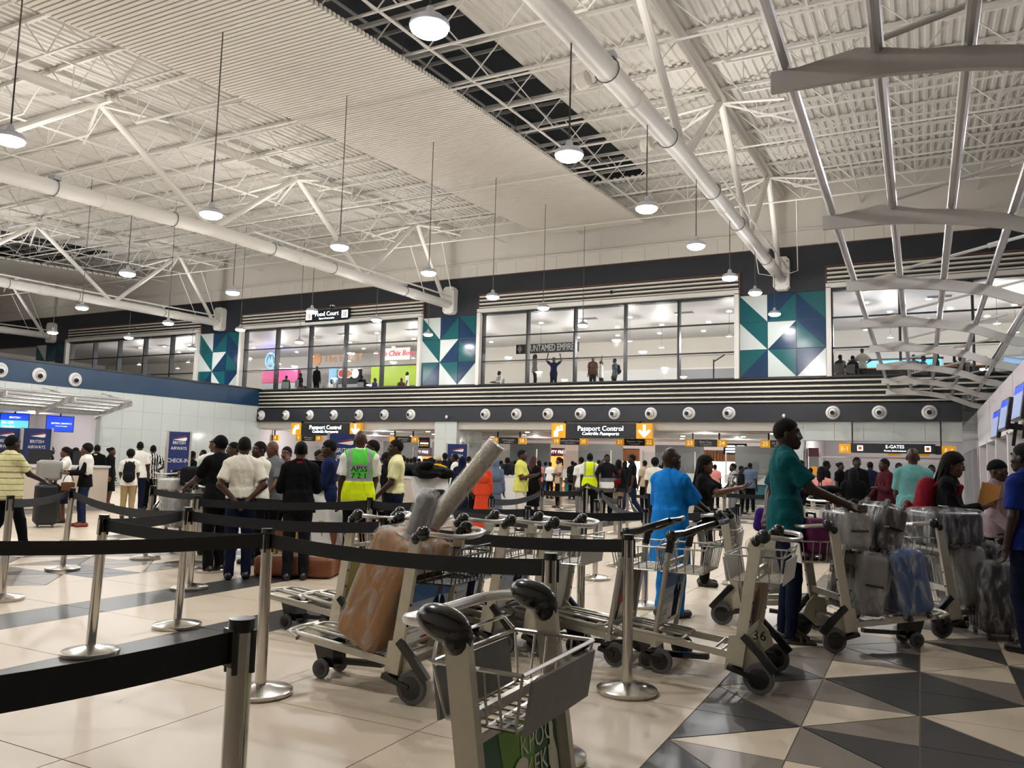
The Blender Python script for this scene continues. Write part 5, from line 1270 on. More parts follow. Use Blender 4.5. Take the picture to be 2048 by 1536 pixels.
    for k_ in range(1, 9):
        f_ = k_ / 9; y_ = -yw + 2 * yw * f_; yb_ = y_ * (yw - .03) / yw; b.cyl((xa, yb_, z0), (xb, yb_, z0), r_, n=4, cap=False)
        if not sheets: b.cyl((xa - .03, y_, z1), (xa, yb_, z0), r_, n=4, cap=False); b.cyl((xb + .03, y_, z1), (xb, yb_, z0), r_, n=4, cap=False)
    for k_ in range(1, 5):
        x_ = xa + (xb - xa) * k_ / 5; b.cyl((x_, -yw + .03, z0), (x_, yw - .03, z0), r_, n=4, cap=False)
        for s_ in (-1, 1): b.cyl((x_, s_ * yw, z1), (x_, s_ * (yw - .03), z0), r_, n=4, cap=False)
    b.tube([(xa - .03, -yw, z1), (xa - .05, -yw + .05, z1 + .05), (xa - .05, yw - .05, z1 + .05), (xa - .03, yw, z1)], r_ * 1.3, 5); bo = b.build('basket', wire, t)
    if sheets:
        MB().bar((xa - .022, 0, z0 - .01), (xa - .045, 0, z1 - .02), 2 * yw - .06, .01, (1, 0, 0)).build('basket_sheet', 'grey_panel' if sheets == 1 else 'white_panel', bo, 0)
        MB().bar((xb + .022, 0, z0 - .01), (xb + .045, 0, z1 - .02), 2 * yw - .06, .01, (1, 0, 0)).build('basket_sheet', 'grey_panel' if sheets == 1 else 'white_panel', bo, 0)
    return t
PI = math.pi
trolley('closest trolley with grey basket sheets and green drinks advert', (-1.045, 2.2), 0, 'green', big=True, basket=1, sheets=1)
trolley('trolley carrying the wrapped cardboard box, blue Live With Confidence advert', (-2.84, 4.40), PI + .05, 'blue', sheets=0, wire='wire_dark')
trolley('empty trolley with bare looped deck pointing away, yellowish advert', (-4.08, 5.38), PI, 'yellow', sheets=0)
trolley('nested trolley just behind the yellowish advert one, beside the silver wrap', (-3.72, 5.44), PI, 'plain', sheets=0)
trolley('nested trolley with blue advert behind the long wrapped tube', (-3.3, 5.66), PI + .05, 'blue', sheets=0)
trolley('nested trolley with blue advert next to the queue post', (-2.95, 5.78), PI + .05, 'blue', sheets=0)
trolley('nested trolley holding a white and red cup, before the lone post', (-2.6, 5.85), PI, 'plain', sheets=2)
trolley('tube framed trolley with black lever and dark red advert', (-2.02, 5.92), PI, 'red', 'B', sheets=0, hw=.3)
trolley('tube framed trolley with black lever and blue advert', (-1.68, 5.92), PI, 'blue', 'B', sheets=0, hw=.3)
T36 = trolley('cream trolley numbered 36 at the end of the nested row', (-1.06, 5.8), PI, 'brown', basket=0, sheets=2, hw=.31)
text_mb('36', .1, mat=frame((.0, -.268, .25), (-1, 0, 0), (0, 0, 1))).build('number', 'print_black', T36, 0)
trolley('loaded trolley pushed by the teal polo man, plastic wrapped cases on it', (-.72, 7.33), R_(32), None, sheets=2)
trolley('loaded trolley ahead of it, beside the woman with red backpack', (.06, 8.5), R_(32), None, sheets=0)
trolley('trolley with blank pale panel and purple bag, pushed by the blue tunic man', (-1.6, 7.96), R_(5), 'plain', sheets=2)
trolley('far trolley under a black jacket, behind the wrapped cases', (-1.25, 13.5), R_(60), 'plain', sheets=2)
trolley('trolley with folded black jacket in front of the pink shirt', (-2.0, 15.0), R_(50), 'plain', sheets=2)
trolley('check-in trolley with reddish advert beside the beige trousers', (-15.5, 13.0), R_(100), 'red', sheets=0)
trolley('check-in trolley with pink case in front of striped shirt', (-14.4, 15.2), R_(110), 'plain', sheets=0)
trolley('trolley with black bag and grey wrapped sack near the black cap man', (-9.1, 8.3), R_(170), 'plain', sheets=0)

# ================================================================== luggage
def wrapped_case(label, c, d, rot, shell, name='suitcase', film=True, ribs=5, handle=True, text=None):
    """c: centre; d: (thickness, width, height); rot euler"""
    t = thing(name, label, 'suitcase', c, tuple(rot), group='plastic-wrapped suitcases' if film else None)
    MB().rbox((0, 0, 0), d, min(d) * .22).build('shell', shell, t)
    for k_ in range(ribs):
        y = -d[1] * .36 + d[1] * .72 * k_ / max(1, ribs - 1)
        MB().rbox((0, y, 0), (d[0] + .014, .022, d[2] * .86), .007, n=1).build('rib', shell, t)
    for sy in (-1, 1):
        for sx in (-1, 1): MB().cyl((sx * d[0] * .3 - .012, sy * d[1] * .38, -d[2] / 2 - .025), (sx * d[0] * .3 + .012, sy * d[1] * .38, -d[2] / 2 - .025), .03, n=12).build('wheel', 'rubber', t)
    if handle:
        MB().tube([(0, -.08, d[2] / 2 - .005), (0, -.07, d[2] / 2 + .035), (0, .07, d[2] / 2 + .035), (0, .08, d[2] / 2 - .005)], .011, 8).build('top_handle', 'black_plastic', t)
        MB().tube([(-.07, d[1] / 2 - .005, 0), (-.06, d[1] / 2 + .03, 0), (.06, d[1] / 2 + .03, 0), (.07, d[1] / 2 - .005, 0)], .01, 8).build('side_handle', 'black_plastic', t)
    if text:
        for i, (ln, dz) in enumerate(text): text_mb(ln, .15, mat=frame((-d[0] / 2 - .012, 0, dz), (0, 1, 0), (0, 0, -1))).build('lettering', 'print_black', t, 0)
    if film: MB().rbox((0, 0, 0), (d[0] + .035, d[1] + .035, d[2] + .05), min(d) * .22).build('film_wrap', 'film', t)
    return t
for n_, c_ in dict(shell_grey='8d8a84', shell_silver='a8a6a2', shell_blue='1f4f8a', shell_black='17181b', shell_navy='1a2238', shell_pinkish='d8a8ac').items(): mat(n_, c_, .3, var=.05, vscale=10)
A32 = R_(32)
def on_trolley(o, f_, l_, z): q = rz(A32) @ V(f_, l_, 0); return (o[0] + q.x, o[1] + q.y, z)
TA, TB = (-.72, 7.33), (.06, 8.5)
wrapped_case('upside-down grey wrapped case with BARRY written on it, lowest on trolley', on_trolley(TA, .27, .0, .52), (.27, .5, .5), (PI, R_(8), A32), 'shell_grey', text=(('BARRY', -.08), ('AJNAID', .12)))
wrapped_case('blue wrapped case beside the BARRY case', on_trolley(TA, .62, -.02, .55), (.28, .5, .52), (0, R_(-12), A32 ), 'shell_blue')
wrapped_case('small clear-wrapped grey case lying on top of the BARRY case', on_trolley(TA, .18, .02, .96), (.25, .44, .3), (PI, 0, A32), 'shell_silver')
wrapped_case('dark clear-wrapped case leaning at the top of the pile', on_trolley(TA, .5, .05, .98), (.24, .42, .36), (PI, R_(14), A32), 'shell_black')
wrapped_case('wide wrapped dark bag lying on the second loaded trolley', on_trolley(TB, .12, -.05, .96), (.5, .46, .3), (0, 0, A32), 'shell_black', ribs=0)
wrapped_case('wrapped grey bag standing on the second trolley', on_trolley(TB, .28, -.02, .53), (.3, .46, .52), (0, R_(-8), A32), 'shell_grey', ribs=3)
wrapped_case('dark wrapped case on the second trolley near the woman', on_trolley(TB, .62, .0, .56), (.28, .46, .52), (0, R_(-6), A32), 'shell_navy', ribs=3)
wrapped_case('wrapped dark case standing on the floor at picture right', (.55, 8.55, .36), (.3, .44, .62), (0, 0, R_(15)), 'shell_black')
wrapped_case('clear-wrapped grey sack on the blue tunic man trolley', (-1.28, 7.95, .55), (.36, .42, .5), (0, R_(-8), R_(5)), 'shell_grey', ribs=0)
t = wrapped_case('purple soft bag with white stripe on the pale panel trolley', (-1.25, 7.92, .96), (.32, .44, .22), (0, R_(10), R_(5)), 'c_purple', name='travel_bag', film=False, ribs=0)
MB().bb(-.165, .165, -.12, -.08, -.05, .113).bb(-.165, .165, .08, .12, -.05, .113).build('stripe', 'c_white', t, 0)
wrapped_case('black soft bag in the basket in front of the blue tunic man', (-1.8, 7.96, .93), (.22, .4, .16), (0, 0, R_(5)), 'c_black', name='travel_bag', film=False, ribs=0)
wrapped_case('magenta bag held in the basket behind the teal polo man hand', on_trolley(TA, -.12, .04, .9), (.18, .34, .3), (0, 0, A32), 'bag_magenta' if mat('bag_magenta', '6a1a52', .6) else '', name='travel_bag', film=False, ribs=0)
wrapped_case('large black upright suitcase beside the woman with white jacket', (-14.85, 9.62, .44), (.4, .62, .78), (0, 0, R_(60)), 'shell_black', film=False)
wrapped_case('grey suitcase with red trim lying on top of the large black suitcase', (-14.85, 9.62, 1.07), (.4, .62, .38), (0, 0, R_(60)), 'shell_grey', film=False)
wrapped_case('pale pink case on the check-in trolley by the striped shirt', (-14.6, 15.8, 1.0), (.5, .62, .22), (0, 0, R_(20)), 'shell_pinkish', film=False)
wrapped_case('black duffel bag on the trolley held by the black cap man', (-9.2, 8.25, 1.12), (.4, .62, .3), (0, 0, R_(80)), 'c_black', name='travel_bag', film=False, ribs=0)
wrapped_case('grey wrapped sack on the trolley held by the black cap man', (-9.7, 8.4, .62), (.55, .5, .5), (0, 0, R_(80)), 'shell_grey', ribs=0)
wrapped_case('white wrapped pillow bag before the black duffel bag', (-9.75, 8.35, 1.0), (.5, .42, .16), (0, 0, R_(80)), 'white_panel', name='travel_bag', ribs=0)
# wrapped cardboard box, silver wrap and the long wrapped tube
t = thing('cardboard_box', 'tall brown cardboard box in clear film leaning on its trolley', 'box', (-3.08, 4.4, .62), (0, R_(24), 0)); MB().rbox((0, 0, 0), (.33, .5, .74), .05).build('carton', 'cardboard', t); MB().rbox((0, 0, .0), (.36, .53, .79), .07).build('film_wrap', 'film', t); MB().bb(-.05, .05, -.16, .16, .37, .376).build('flap', 'ad_brown', t, 0)
MB().tube([(-.17, -.2, -.36), (-.21, .0, -.42), (-.17, .2, -.36)], .03, 6).build('film_tail', 'film', t)
t = thing('wrapped_roll', 'silver-grey film-wrapped bundle standing above the cardboard box', 'bundle', (-2.93, 4.42, 1.02), (0, R_(20), 0)); MB().rbox((0, 0, .0), (.12, .15, .44), .05).build('core', 'c_silver', t); MB().rbox((0, 0, .0), (.15, .18, .47), .06).build('film_wrap', 'film', t); MB().ell((0, 0, .235), (.07, .085, .03), 12, 6).build('twist', 'film', t)
a_, b_ = onY(838, 1080, 4.6), onY(993, 888, 4.75); a_, b_ = Vector(a_), Vector(b_)
t = thing('wrapped_tube', 'long clear film-wrapped tube sticking up diagonally from the trolley', 'tube', tuple(a_)); mat('bubble', 'cdc2ae', .2, bump=.9, bscale=45, var=.15, vscale=14)
e_ = b_ - a_; MB().cyl((0, 0, 0), e_, .062, n=14).build('core', 'bubble', t); MB().cyl(-e_ * .01, e_ * 1.012, .072, n=14).build('film_wrap', 'film', t); MB().cyl(e_ * .1, e_ * .16, .068, n=14).build('orange_tag', 'c_orange', t)
t = thing('open_suitcase', 'open brown suitcase with food packets on the floor by the black-dressed woman', 'suitcase', (*gp(598, 1150), 0), R_(25)); mat('tan_leather', '7a4226', .5, var=.1, vscale=8)
MB().rbox((0, 0, .13), (.95, .6, .24), .05).build('lower_shell', 'tan_leather', t); MB().rbox((-.05, .36, .36), (.8, .1, .36), .04, rx(R_(-12))).build('lid', 'tan_leather', t); MB().bb(-.4, .4, -.24, .22, .24, .262).build('lining', 'ad_cream', t, 0)
for k_ in range(9):
    MB().rbox((-.32 + (k_ % 5) * .16, -.12 + (k_ // 5) * .2, .31 + .04 * (k_ % 2)), (.14, .16, .1), .02, rz(k_ * .5), 1).build('packet', ['ad_yellow', 'print_red', 'ad_cream', 'c_green', 'sign_yellow', 'white_panel'][k_ % 6], t)
MB().rbox((-.05, .27, .5), (.5, .04, .3), .015, rx(R_(-12)), 1).build('picture_packet', 'ad_yellow', t)
t = thing('paper_cup', 'white and red paper cup lying in the trolley basket', 'cup', (-2.55, 5.75, .82)); MB().lathe([(.03, -.06), (.042, .06)], n=14).build('cup', 'print_white', t); MB().lathe([(.0345, -.03), (.039, .03)], n=14).build('band', 'print_red', t)

# ================================================================== desks, banners, screens at check-in and queue
def desk(label, xy, rot, w_=.8, par=1.0):
    t = thing('service_desk', label, 'desk', (xy[0], xy[1], 0), rot, group='slanted service desks')
    MB().prism([(-.45, .1), (.45, .1), (.08, 1.08), (-.45, 1.08)], (0, -w_ / 2, 0), (1, 0, 0), (0, 0, 1), (0, w_, 0)).build('body', 'counter', t, 0); MB().bb(-.42, .42, -w_ / 2 + .02, w_ / 2 - .02, 0, .1).build('plinth', 'grey_paint', t, 0)
    e = MB()
    e.bar((.47, 0, .1), (.1, 0, 1.09), w_ + .02, .03, (1, 0, 1)); e.build('sloped_edge', 'counter_white', t, 0); MB().bb(-.47, .12, -w_ / 2 - .02, w_ / 2 + .02, 1.08, 1.13).build('worktop', 'counter_white', t, 0)
    MB().rbox((-.1, 0, 1.28), (.05, .34, .26), .012).build('monitor', 'black_plastic', t); MB().bb(-.13, -.08, -.03, .03, 1.12, 1.18).build('monitor_stand', 'black_plastic', t, 0)
    return t
desk('slanted beige desk between the white polo man and black-dressed woman', (-7.05, 8.3), R_(-20), .6); desk('slanted beige desk with a backpack against it behind pale yellow shirt', (-8.6, 13.2), R_(-25)); desk('slanted beige desk beside the yellow T-shirt man', (-8.75, 16.9), R_(-70), .5); desk('slanted beige desk in the crowd behind the hi-vis man', (-11.0, 14.4), R_(160))
t = thing('backpack', 'black backpack resting against the slanted desk', 'backpack', (-8.02, 12.7, .35), R_(-25)); MB().rbox((0, 0, .28), (.26, .36, .56), .1).build('bag', 'c_black', t); MB().rbox((.12, 0, .2), (.1, .28, .3), .04).build('pocket', 'c_char', t); MB().tube([(-.1, .1, .5), (-.18, .12, .3), (-.12, .1, .08)], .02, 6).build('strap', 'c_char', t); MB().bb(-.2, .25, -.25, .25, -.35, 0).build('ledge', 'counter', t, 0)
def banner(label, xy, rot, lines, w_=.85, h_=2.0, ring=False, k=.75):
    t = thing('banner_stand', label, 'banner', (xy[0], xy[1], 0), rot, group='blue airline banners'); part('panel', 'banner_blue', t, (-w_ / 2, w_ / 2, -.04, .04, .1, h_)); part('side_rail', 'alu', t, (-w_ / 2 - .05, -w_ / 2, -.06, .06, 0, h_ + .02)); part('side_rail', 'alu', t, (w_ / 2, w_ / 2 + .05, -.06, .06, 0, h_ + .02)); part('foot', 'alu', t, (-w_ / 2 - .1, w_ / 2 + .1, -.22, .22, 0, .04))
    for tx, sz, z in lines: sign_text(t, tx, sz * k * 1.25, 0, -.046, z, 'print_white', .001, wide=.8)
    MB().prism([(-.15, 0), (.16, .06), (.19, .05), (.17, -.02), (.12, -.03)], (0, -.043, h_ - .2), (1, 0, 0), (0, 0, 1), (0, -.004, 0)).build('ribbon_mark', 'print_white', t, 0); MB().prism([(-.18, .03), (.16, .1), (.15, .07)], (0, -.048, h_ - .2), (1, 0, 0), (0, 0, 1), (0, -.004, 0)).build('ribbon_tip', 'print_red', t, 0)
    if ring: MB().tube([(.2 * math.cos(q * .4189), -.045, 1.05 + .2 * math.sin(q * .4189)) for q in range(15)], .012, 5, True).build('ring_mark', 'print_white', t)
    return t
def tocam(x, y): return math.atan2(y, x) - PI / 2     # turn a -Y face towards the camera
p = onZ(358, 866, 2.0); p = gp(358, 866, 2.05)
bx, by = -20.5, 16.6
def banpos(px, top_py, h_, dist):
    q = ray(px, top_py); q = q / np.linalg.norm(q[:2]) * dist; return (float(q[0]), float(q[1]))
q = banpos(359, 862, 2.0, 22.0); banner('tall blue British Airways CHECK-IN banner for World Traveller Plus', q, tocam(*q) + .25, [('BRITISH', .15, 1.72), ('AIRWAYS', .15, 1.58), ('CHECK-IN', .19, 1.27), ('We welcome', .1, 1.0), ('WORLD', .17, .8), ('TRAVELLER', .15, .62), ('PLUS', .17, .45)], .5, k=.6)
q = banpos(75, 864, 2.0, 24.0); banner('blue British Airways BAG DROP banner with ring behind pointing staff woman', q, tocam(*q) + .15, [('BRITISH', .15, 1.66), ('AIRWAYS', .15, 1.52), ('STEP', .1, 1.2), ('2', .26, 1.05), ('Please go to', .09, .68), ('BAG DROP', .17, .52)], .62, 2.0, True, k=.62)
q = banpos(12, 862, 2.0, 24.5); banner('blue British Airways banner cut by the picture edge', q, tocam(*q) + .15, [('BRITISH', .15, 1.66), ('AIRWAYS', .15, 1.52)], .62, k=.62)
q = banpos(690, 882, 1.9, 17.0); banner('blue British Airways banner behind the man in blue suit', q, tocam(*q) - .1, [('BRITISH', .14, 1.6), ('AIRWAYS', .14, 1.46), ('CHECK-IN', .15, 1.15)], .62, 1.95)
q = banpos(915, 896, 1.9, 24.0); banner('small blue British Airways banner beside the white pillar', q, tocam(*q), [('BRITISH', .13, 1.6), ('AIRWAYS', .13, 1.47), ('CHECK-IN', .14, 1.1)], .58, 1.95)
for n, (px, py, lab) in enumerate(((29, 843, 'blue flight screen with pale lower half hanging at check-in'), (120, 848, 'plain blue airline screen hanging at check-in'))):
    q = banpos(px, py, 2, 41.0); z = CAM_H + ray(px, py)[2] / np.linalg.norm(ray(px, py)[:2]) * 41.0
    t = thing('hanging_screen', lab, 'screen', (q[0], q[1], z), tocam(*q), group='check-in screens'); part('housing', 'black', t, (-.55, .55, 0, .1, -.36, .36)); part('display', 'screen_blue', t, (-.52, .52, -.012, 0, -.33, .33))
    if n == 0: part('display_half', 'screen_sky', t, (-.52, .52, -.016, -.012, -.33, .05)); sign_text(t, 'BA 078', .15, -.25, -.02, -.06, 'sign_text', .001); sign_text(t, 'London', .15, -.22, -.02, -.22, 'sign_text', .001); sign_text(t, 'BRITISH', .12, 0, -.02, .17, 'sign_text', .001)
    else: sign_text(t, 'BRITISH AIRWAYS', .1, .06, -.02, .02, 'sign_text', .001); sign_text(t, 'World Traveller', .07, .06, -.02, -.1, 'sign_text', .001)
    part('drop_pole', 'black', t, (-.03, .03, .03, .09, .36, 3.12 - z + .0))
def counter(label, xy, rot, w_=1.35):
    t = thing('check_in_counter', label, 'counter', (xy[0], xy[1], 0), rot, group='check-in counters'); part('front', 'counter', t, (-w_ / 2, w_ / 2, -.3, .3, .12, 1.05)); part('worktop', 'counter_white', t, (-w_ / 2 - .03, w_ / 2 + .03, -.36, .34, 1.05, 1.1)); part('plinth', 'grey_paint', t, (-w_ / 2 + .04, w_ / 2 - .04, -.27, .28, 0, .12)); part('screen_back', 'black', t, (-.25, .25, .1, .14, 1.12, 1.45)); part('screen_stand', 'black', t, (-.03, .03, .1, .14, 1.09, 1.14))
    return t
for n, (px, d_) in enumerate(((78, 21.5), (20, 22.5), (150, 22.5))):
    q = banpos(px, 960, 1, d_); counter(['beige check-in counter behind the black suitcase', 'beige check-in counter behind the striped yellow shirt', 'beige check-in counter behind the white jacket woman'][n], q, tocam(*q) + .2)
t = thing('lift_door', 'pale grey door in the check-in recess with yellow notice', 'door', (XW - 4.95, 21.8, 0)); part('leaf', 'grey_paint', t, (0, .04, -.5, .5, 0, 2.2)); part('frame', 'alu', t, (0, .08, -.6, -.5, 0, 2.3)); part('frame', 'alu', t, (0, .08, .5, .6, 0, 2.3)); part('frame', 'alu', t, (0, .08, -.6, .6, 2.2, 2.3)); part('notice', 'sign_yellow', t, (.04, .05, -.15, .25, 1.35, 1.75))
for n, y in enumerate((10, 14, 18, 22)):
    o = link('downlight', dl_m, None, (XW - 2, y, 3.09)); tag(o, ['round downlight over the check-in counters, out of line with screens', 'round downlight over check-in counters near the picture edge', 'round downlight between the hanging blue screens', 'round downlight beside the plain blue screen'][n], 'downlight', 'check-in recess downlights'); glow('downlight_glow', o, (0, 0, -.3), 60)
# ================================================================== the crowd
def pp(px, py, d):
    """ground point and height of a person whose head top is seen at (px,py) at distance d"""
    q = ray(px, py); k = d / np.linalg.norm(q[:2]); return (float(q[0] * k), float(q[1] * k)), float(CAM_H + q[2] * k)
def P(label, px, py, d, face, **kw):
    xy, H = pp(px, py, d); H = min(max(H, 1.5), 1.92); 
    if 'lod' not in kw: kw['lod'] = 1 if d < 15 else 2
    return person(label, xy, H, face, **kw)
mat('manila', 'b8803a', .6)
SK = ['skin1', 'skin2', 'skin3', 'skin4']
G1, G2, G3, G4, G5 = 'passengers at check-in', 'group at the slanted desk', 'passengers queueing at passport control', 'passengers by the e-gates', 'people behind the upper windows'
def shawl(m):
    def fn(c):
        tor = c['tor']
        def f(g): c['torso'](g, .04); g.plane(tor(.16), (0, 0, -1)); g.cone(tor(.47), tor(.64), .08, .08, .01, op='s'); g.ell(c['sh'][1] + np.array([.02, .0, -.14]), (.075, .075, .17), .03); g.ell(c['sh'][-1] + np.array([-.02, .0, -.14]), (.075, .075, .17), .03)
        c['garment']('jacket', f, m, fold=.006)
    return fn
def envelope(m):
    def fn(c): w_ = c['arm'][-1][2]; MB().box((w_[0] + .05, w_[1] + .06, w_[2] + .12), (.02, .17, .24), rx(R_(-12))).build('envelope', m, c['t'], 0)
    return fn
def phone(side=1):
    def fn(c): w_ = c['arm'][side][2]; f_ = c['arm'][side][3]; p_ = w_ + f_ * .13 + np.array([0, 0, .03]); MB().rbox(tuple(p_), (.075, .15, .01), .004, rx(R_(25)), 1).build('phone', 'black_plastic', c['t'])
    return fn
def tissue(c): w_ = c['arm'][-1][2] + c['arm'][-1][3] * .12; MB().ell(tuple(w_), (.035, .03, .04), 8, 6).build('tissue', 'c_white', c['t'])
hstripe = stripes(['c_yellow', 'c_khaki'], lambda X, Y, Z: (np.mod(Z, .085) < .016).astype(int))
vstripe = stripes(['c_white', 'c_black'], lambda X, Y, Z: (np.mod(X + Y * .6, .07) < .035).astype(int))
plaid = stripes(['c_grey', 'c_white', 'c_char'], lambda X, Y, Z: np.where(np.mod(X, .09) < .02, 1, np.where(np.mod(Z, .1) < .025, 2, 0)))
polka = stripes(['c_white', 'c_black'], lambda X, Y, Z: (((np.mod(X, .11) - .055) ** 2 + (np.mod(Z + (np.floor(X / .11) % 2) * .05, .11) - .055) ** 2) < .0009).astype(int))
fade = stripes(['c_white', 'c_char', 'c_grey'], lambda X, Y, Z: np.where(Z > 1.12, 1, np.where(Z > 1.02, 2, 0)))
# ---- foreground and right
person('tall man in teal polo shirt pushing the loaded trolley, one hand behind back', (-1.05, 7.28), 1.885, 97, top=('polo', 'c_teal'), bottom=('slim', 'c_navy'), R='reach', L='back', lod=0, shoes=None, skin='skin2', hyaw=-4, stance='stand', fat=1.04, extra=(sandals,), group=G4)
person('stocky man in bright blue tunic and trousers seen from behind', (-2.2, 7.74), 1.63, 142, top=('tunic', 'c_blue'), bottom=('trousers', 'c_blue'), hair=None, R='reach', L='low', lod=0, fat=1.17, skin='skin2', extra=('long_hem',), hyaw=-25, group=G4)
P('woman in black T-shirt with long braids holding out an open hand', 1408, 912, 10.3, 82, top=('tee', 'c_black'), bottom=('trousers', 'c_black'), hair='braids', R='point', L='point', lod=0, skin='skin3', hpitch=-6, group=G4)
person('woman in black with braids, glasses, red backpack and orange envelope', (.2, 9.0), 1.66, 84, top=('long', 'c_black'), bottom=('dress', 'c_black'), hair='braids', R='phone', L='phone', lod=0, skin='skin3', hpitch=-14, lean=6, fat=1.14, extra=(many(backpack('c_red', 'c_red', 1.25), glasses, envelope('manila'), phone(1)),), group=G4)
P('broad man in pale teal polo shirt seen from behind near e-gates', 1825, 897, 12.2, 178, top=('polo', 'c_ltteal'), bottom=('trousers', 'c_char'), hair=None, R='low', L='low', lod=0, fat=1.17, skin='skin2', group=G4)
P('man in royal blue T-shirt cut by the right picture edge', 2052, 888, 8.0, -120, top=('tee', 'c_royal'), bottom=('trousers', 'c_navy'), R='low', L='down', lod=0, skin='skin4', group=G4)
P('person in mauve top half hidden behind the royal blue shirt', 1992, 922, 10.2, 60, top=('long', 'c_mauve'), bottom=('trousers', 'c_black'), hair='beanie', hairmat='c_black', R='low', L='low', skin='skin2', group=G4)
P('man in maroon jumper with earbuds before the glass gates', 1770, 918, 17, -60, top=('long', 'c_maroon'), bottom=('trousers', 'c_black'), R='low', L='cross', lod=1, skin='skin2', group=G4)
P('man in black suit and white shirt facing the camera near e-gates', 1713, 915, 18.5, 12, top=('jacket', 'c_black'), bottom=('trousers', 'c_black'), R='down', L='carry', lod=1, skin='skin4', extra=(handbag('leather', -1),), group=G4)
P('woman in black dress with long hair in front of the black suit', 1706, 940, 15.5, 175, top=('tee', 'c_black'), bottom=('dress', 'c_black'), hair='long', R='cross', L='cross', lod=1, group=G4)
P('woman in coral pink shirt with long black hair seen from behind', 1643, 934, 17, 160, top=('tee', 'c_pink'), bottom=('trousers', 'c_denim'), hair='long', R='low', L='low', lod=1, skin='skin3', group=G4)
P('man in white hoodie and pale trousers looking down', 1600, 921, 22, 65, top=('hood', 'c_white'), bottom=('trousers', 'c_white'), hpitch=-18, R='low', L='low', lod=1, skin='skin4', group=G4)
P('dark-dressed man just behind the coral pink shirt', 1652, 922, 24, 100, top=('long', 'c_black'), skin='skin4', group=G4); P('slim person in black beside the glass gate post', 1680, 925, 25, 60, top=('tee', 'c_black'), bottom=('dress', 'c_black'), hair='bun', group=G4); P('child-sized figure in green and blue behind the white hoodie', 1621, 936, 27, 170, top=('tee', 'c_greyblue'), bottom=('trousers', 'c_green'), group=G4)
P('man in white shirt facing camera behind the braided woman', 1863, 930, 20, 5, top=('shirt', 'c_white'), skin='skin4', lod=1, group=G4); P('man half hidden behind the pale teal polo', 1797, 926, 22, 30, top=('long', 'c_char'), skin='skin2', group=G4)
P('man in grey plaid shirt standing beyond the black-dressed woman', 1467, 927, 22.5, -70, top=('shirt', 'c_grey'), bottom=('trousers', 'c_grey'), R='low', L='low', lod=1, skin='skin2', extra=(plaid,), group=G3); P('person in pink top near the far booth', 1430, 929, 30, 170, top=('tee', 'c_pink'), group=G3); P('dark-clothed traveller with bag behind the plaid shirt', 1482, 932, 27, 90, top=('long', 'c_char'), extra=(backpack('c_navy'),), group=G3)
# ---- passport queue
P('man in white T-shirt seen from behind beside the blue tunic', 1310, 917, 19.5, 178, top=('tee', 'c_cream'), bottom=('trousers', 'c_char'), hair='afro', lod=1, group=G3)
P('man in black T-shirt and jeans striding to the left', 1265, 908, 22.4, -80, top=('tee', 'c_black'), bottom=('trousers', 'c_denim'), stance='walk', R='down', L='down', lod=1, skin='skin2', group=G3)
P('woman in dark top with pink backpack and long hair', 1237, 920, 23, 165, top=('long', 'c_char'), bottom=('skirt', 'c_khaki'), hair='long', extra=(backpack('c_red'),), lod=1, group=G3)
P('man in black-to-white faded shirt with hand at his ear', 1214, 909, 21.3, 8, top=('long', 'c_white'), bottom=('trousers', 'c_black'), R='ear', L='hip', lod=1, skin='skin2', extra=(fade,), group=G3)
P('man in lime yellow safety vest and white sleeves seen from behind', 1180, 907, 21.2, 178, top=('tee', 'c_white'), bottom=('trousers', 'c_black'), lod=1, skin='skin4', extra=(vest('c_hivisy', 'c_hivisy'),), group=G3); P('man in white shirt just behind the lime safety vest', 1163, 914, 22.6, -150, top=('shirt', 'c_white'), bottom=('trousers', 'c_grey'), group=G3)
P('woman in tan blouse with folded arms and dark leggings', 1119, 915, 26.4, -70, top=('tee', 'c_tan'), bottom=('slim', 'c_black'), hair='pony', R='cross', L='cross', lod=1, skin='skin3', group=G3); P('person in white top at the far booth', 1100, 929, 33, 150, top=('tee', 'c_white'), bottom=('slim', 'c_black'), group=G3); P('person in denim beside the far white top', 1091, 926, 34, 170, top=('tee', 'c_greyblue'), bottom=('trousers', 'c_denim'), group=G3)
P('woman in black top with dark red hair behind the yellow T-shirt', 1066, 912, 19.2, 150, top=('tee', 'c_black'), bottom=('skirt', 'c_black'), hair='long', hairmat='hair_red', lod=1, group=G3)
P('man in lemon yellow T-shirt and white trousers looking at his hand', 1043, 900, 17.2, 72, top=('tee', 'c_lemon'), bottom=('trousers', 'c_white'), R='phone', L='phone', lod=1, skin='skin1', fat=1.1, group=G3)
P('person in white spotted shirt seen from behind', 1015, 915, 22, 178, top=('tee', 'c_white'), bottom=('skirt', 'c_red'), lod=1, extra=(polka,), group=G3); P('woman in blue-grey headscarf and long robe', 991, 917, 18.2, 165, top=('long', 'c_greyblue'), bottom=('robe', 'c_greyblue'), hair='hijab', hairmat='c_greyblue', lod=1, group=G3)
P('figure in flowing bright orange robe behind the wrapped tube', 966, 926, 17.4, 170, top=('long', 'c_orange'), bottom=('robe', 'c_orange'), hair='hijab', hairmat='c_orange', lod=1, group=G3); P('woman in navy headscarf and robe before the small banner', 925, 914, 18.4, 170, top=('long', 'c_navy'), bottom=('robe', 'c_navy'), hair='hijab', hairmat='c_navy', lod=1, group=G3)
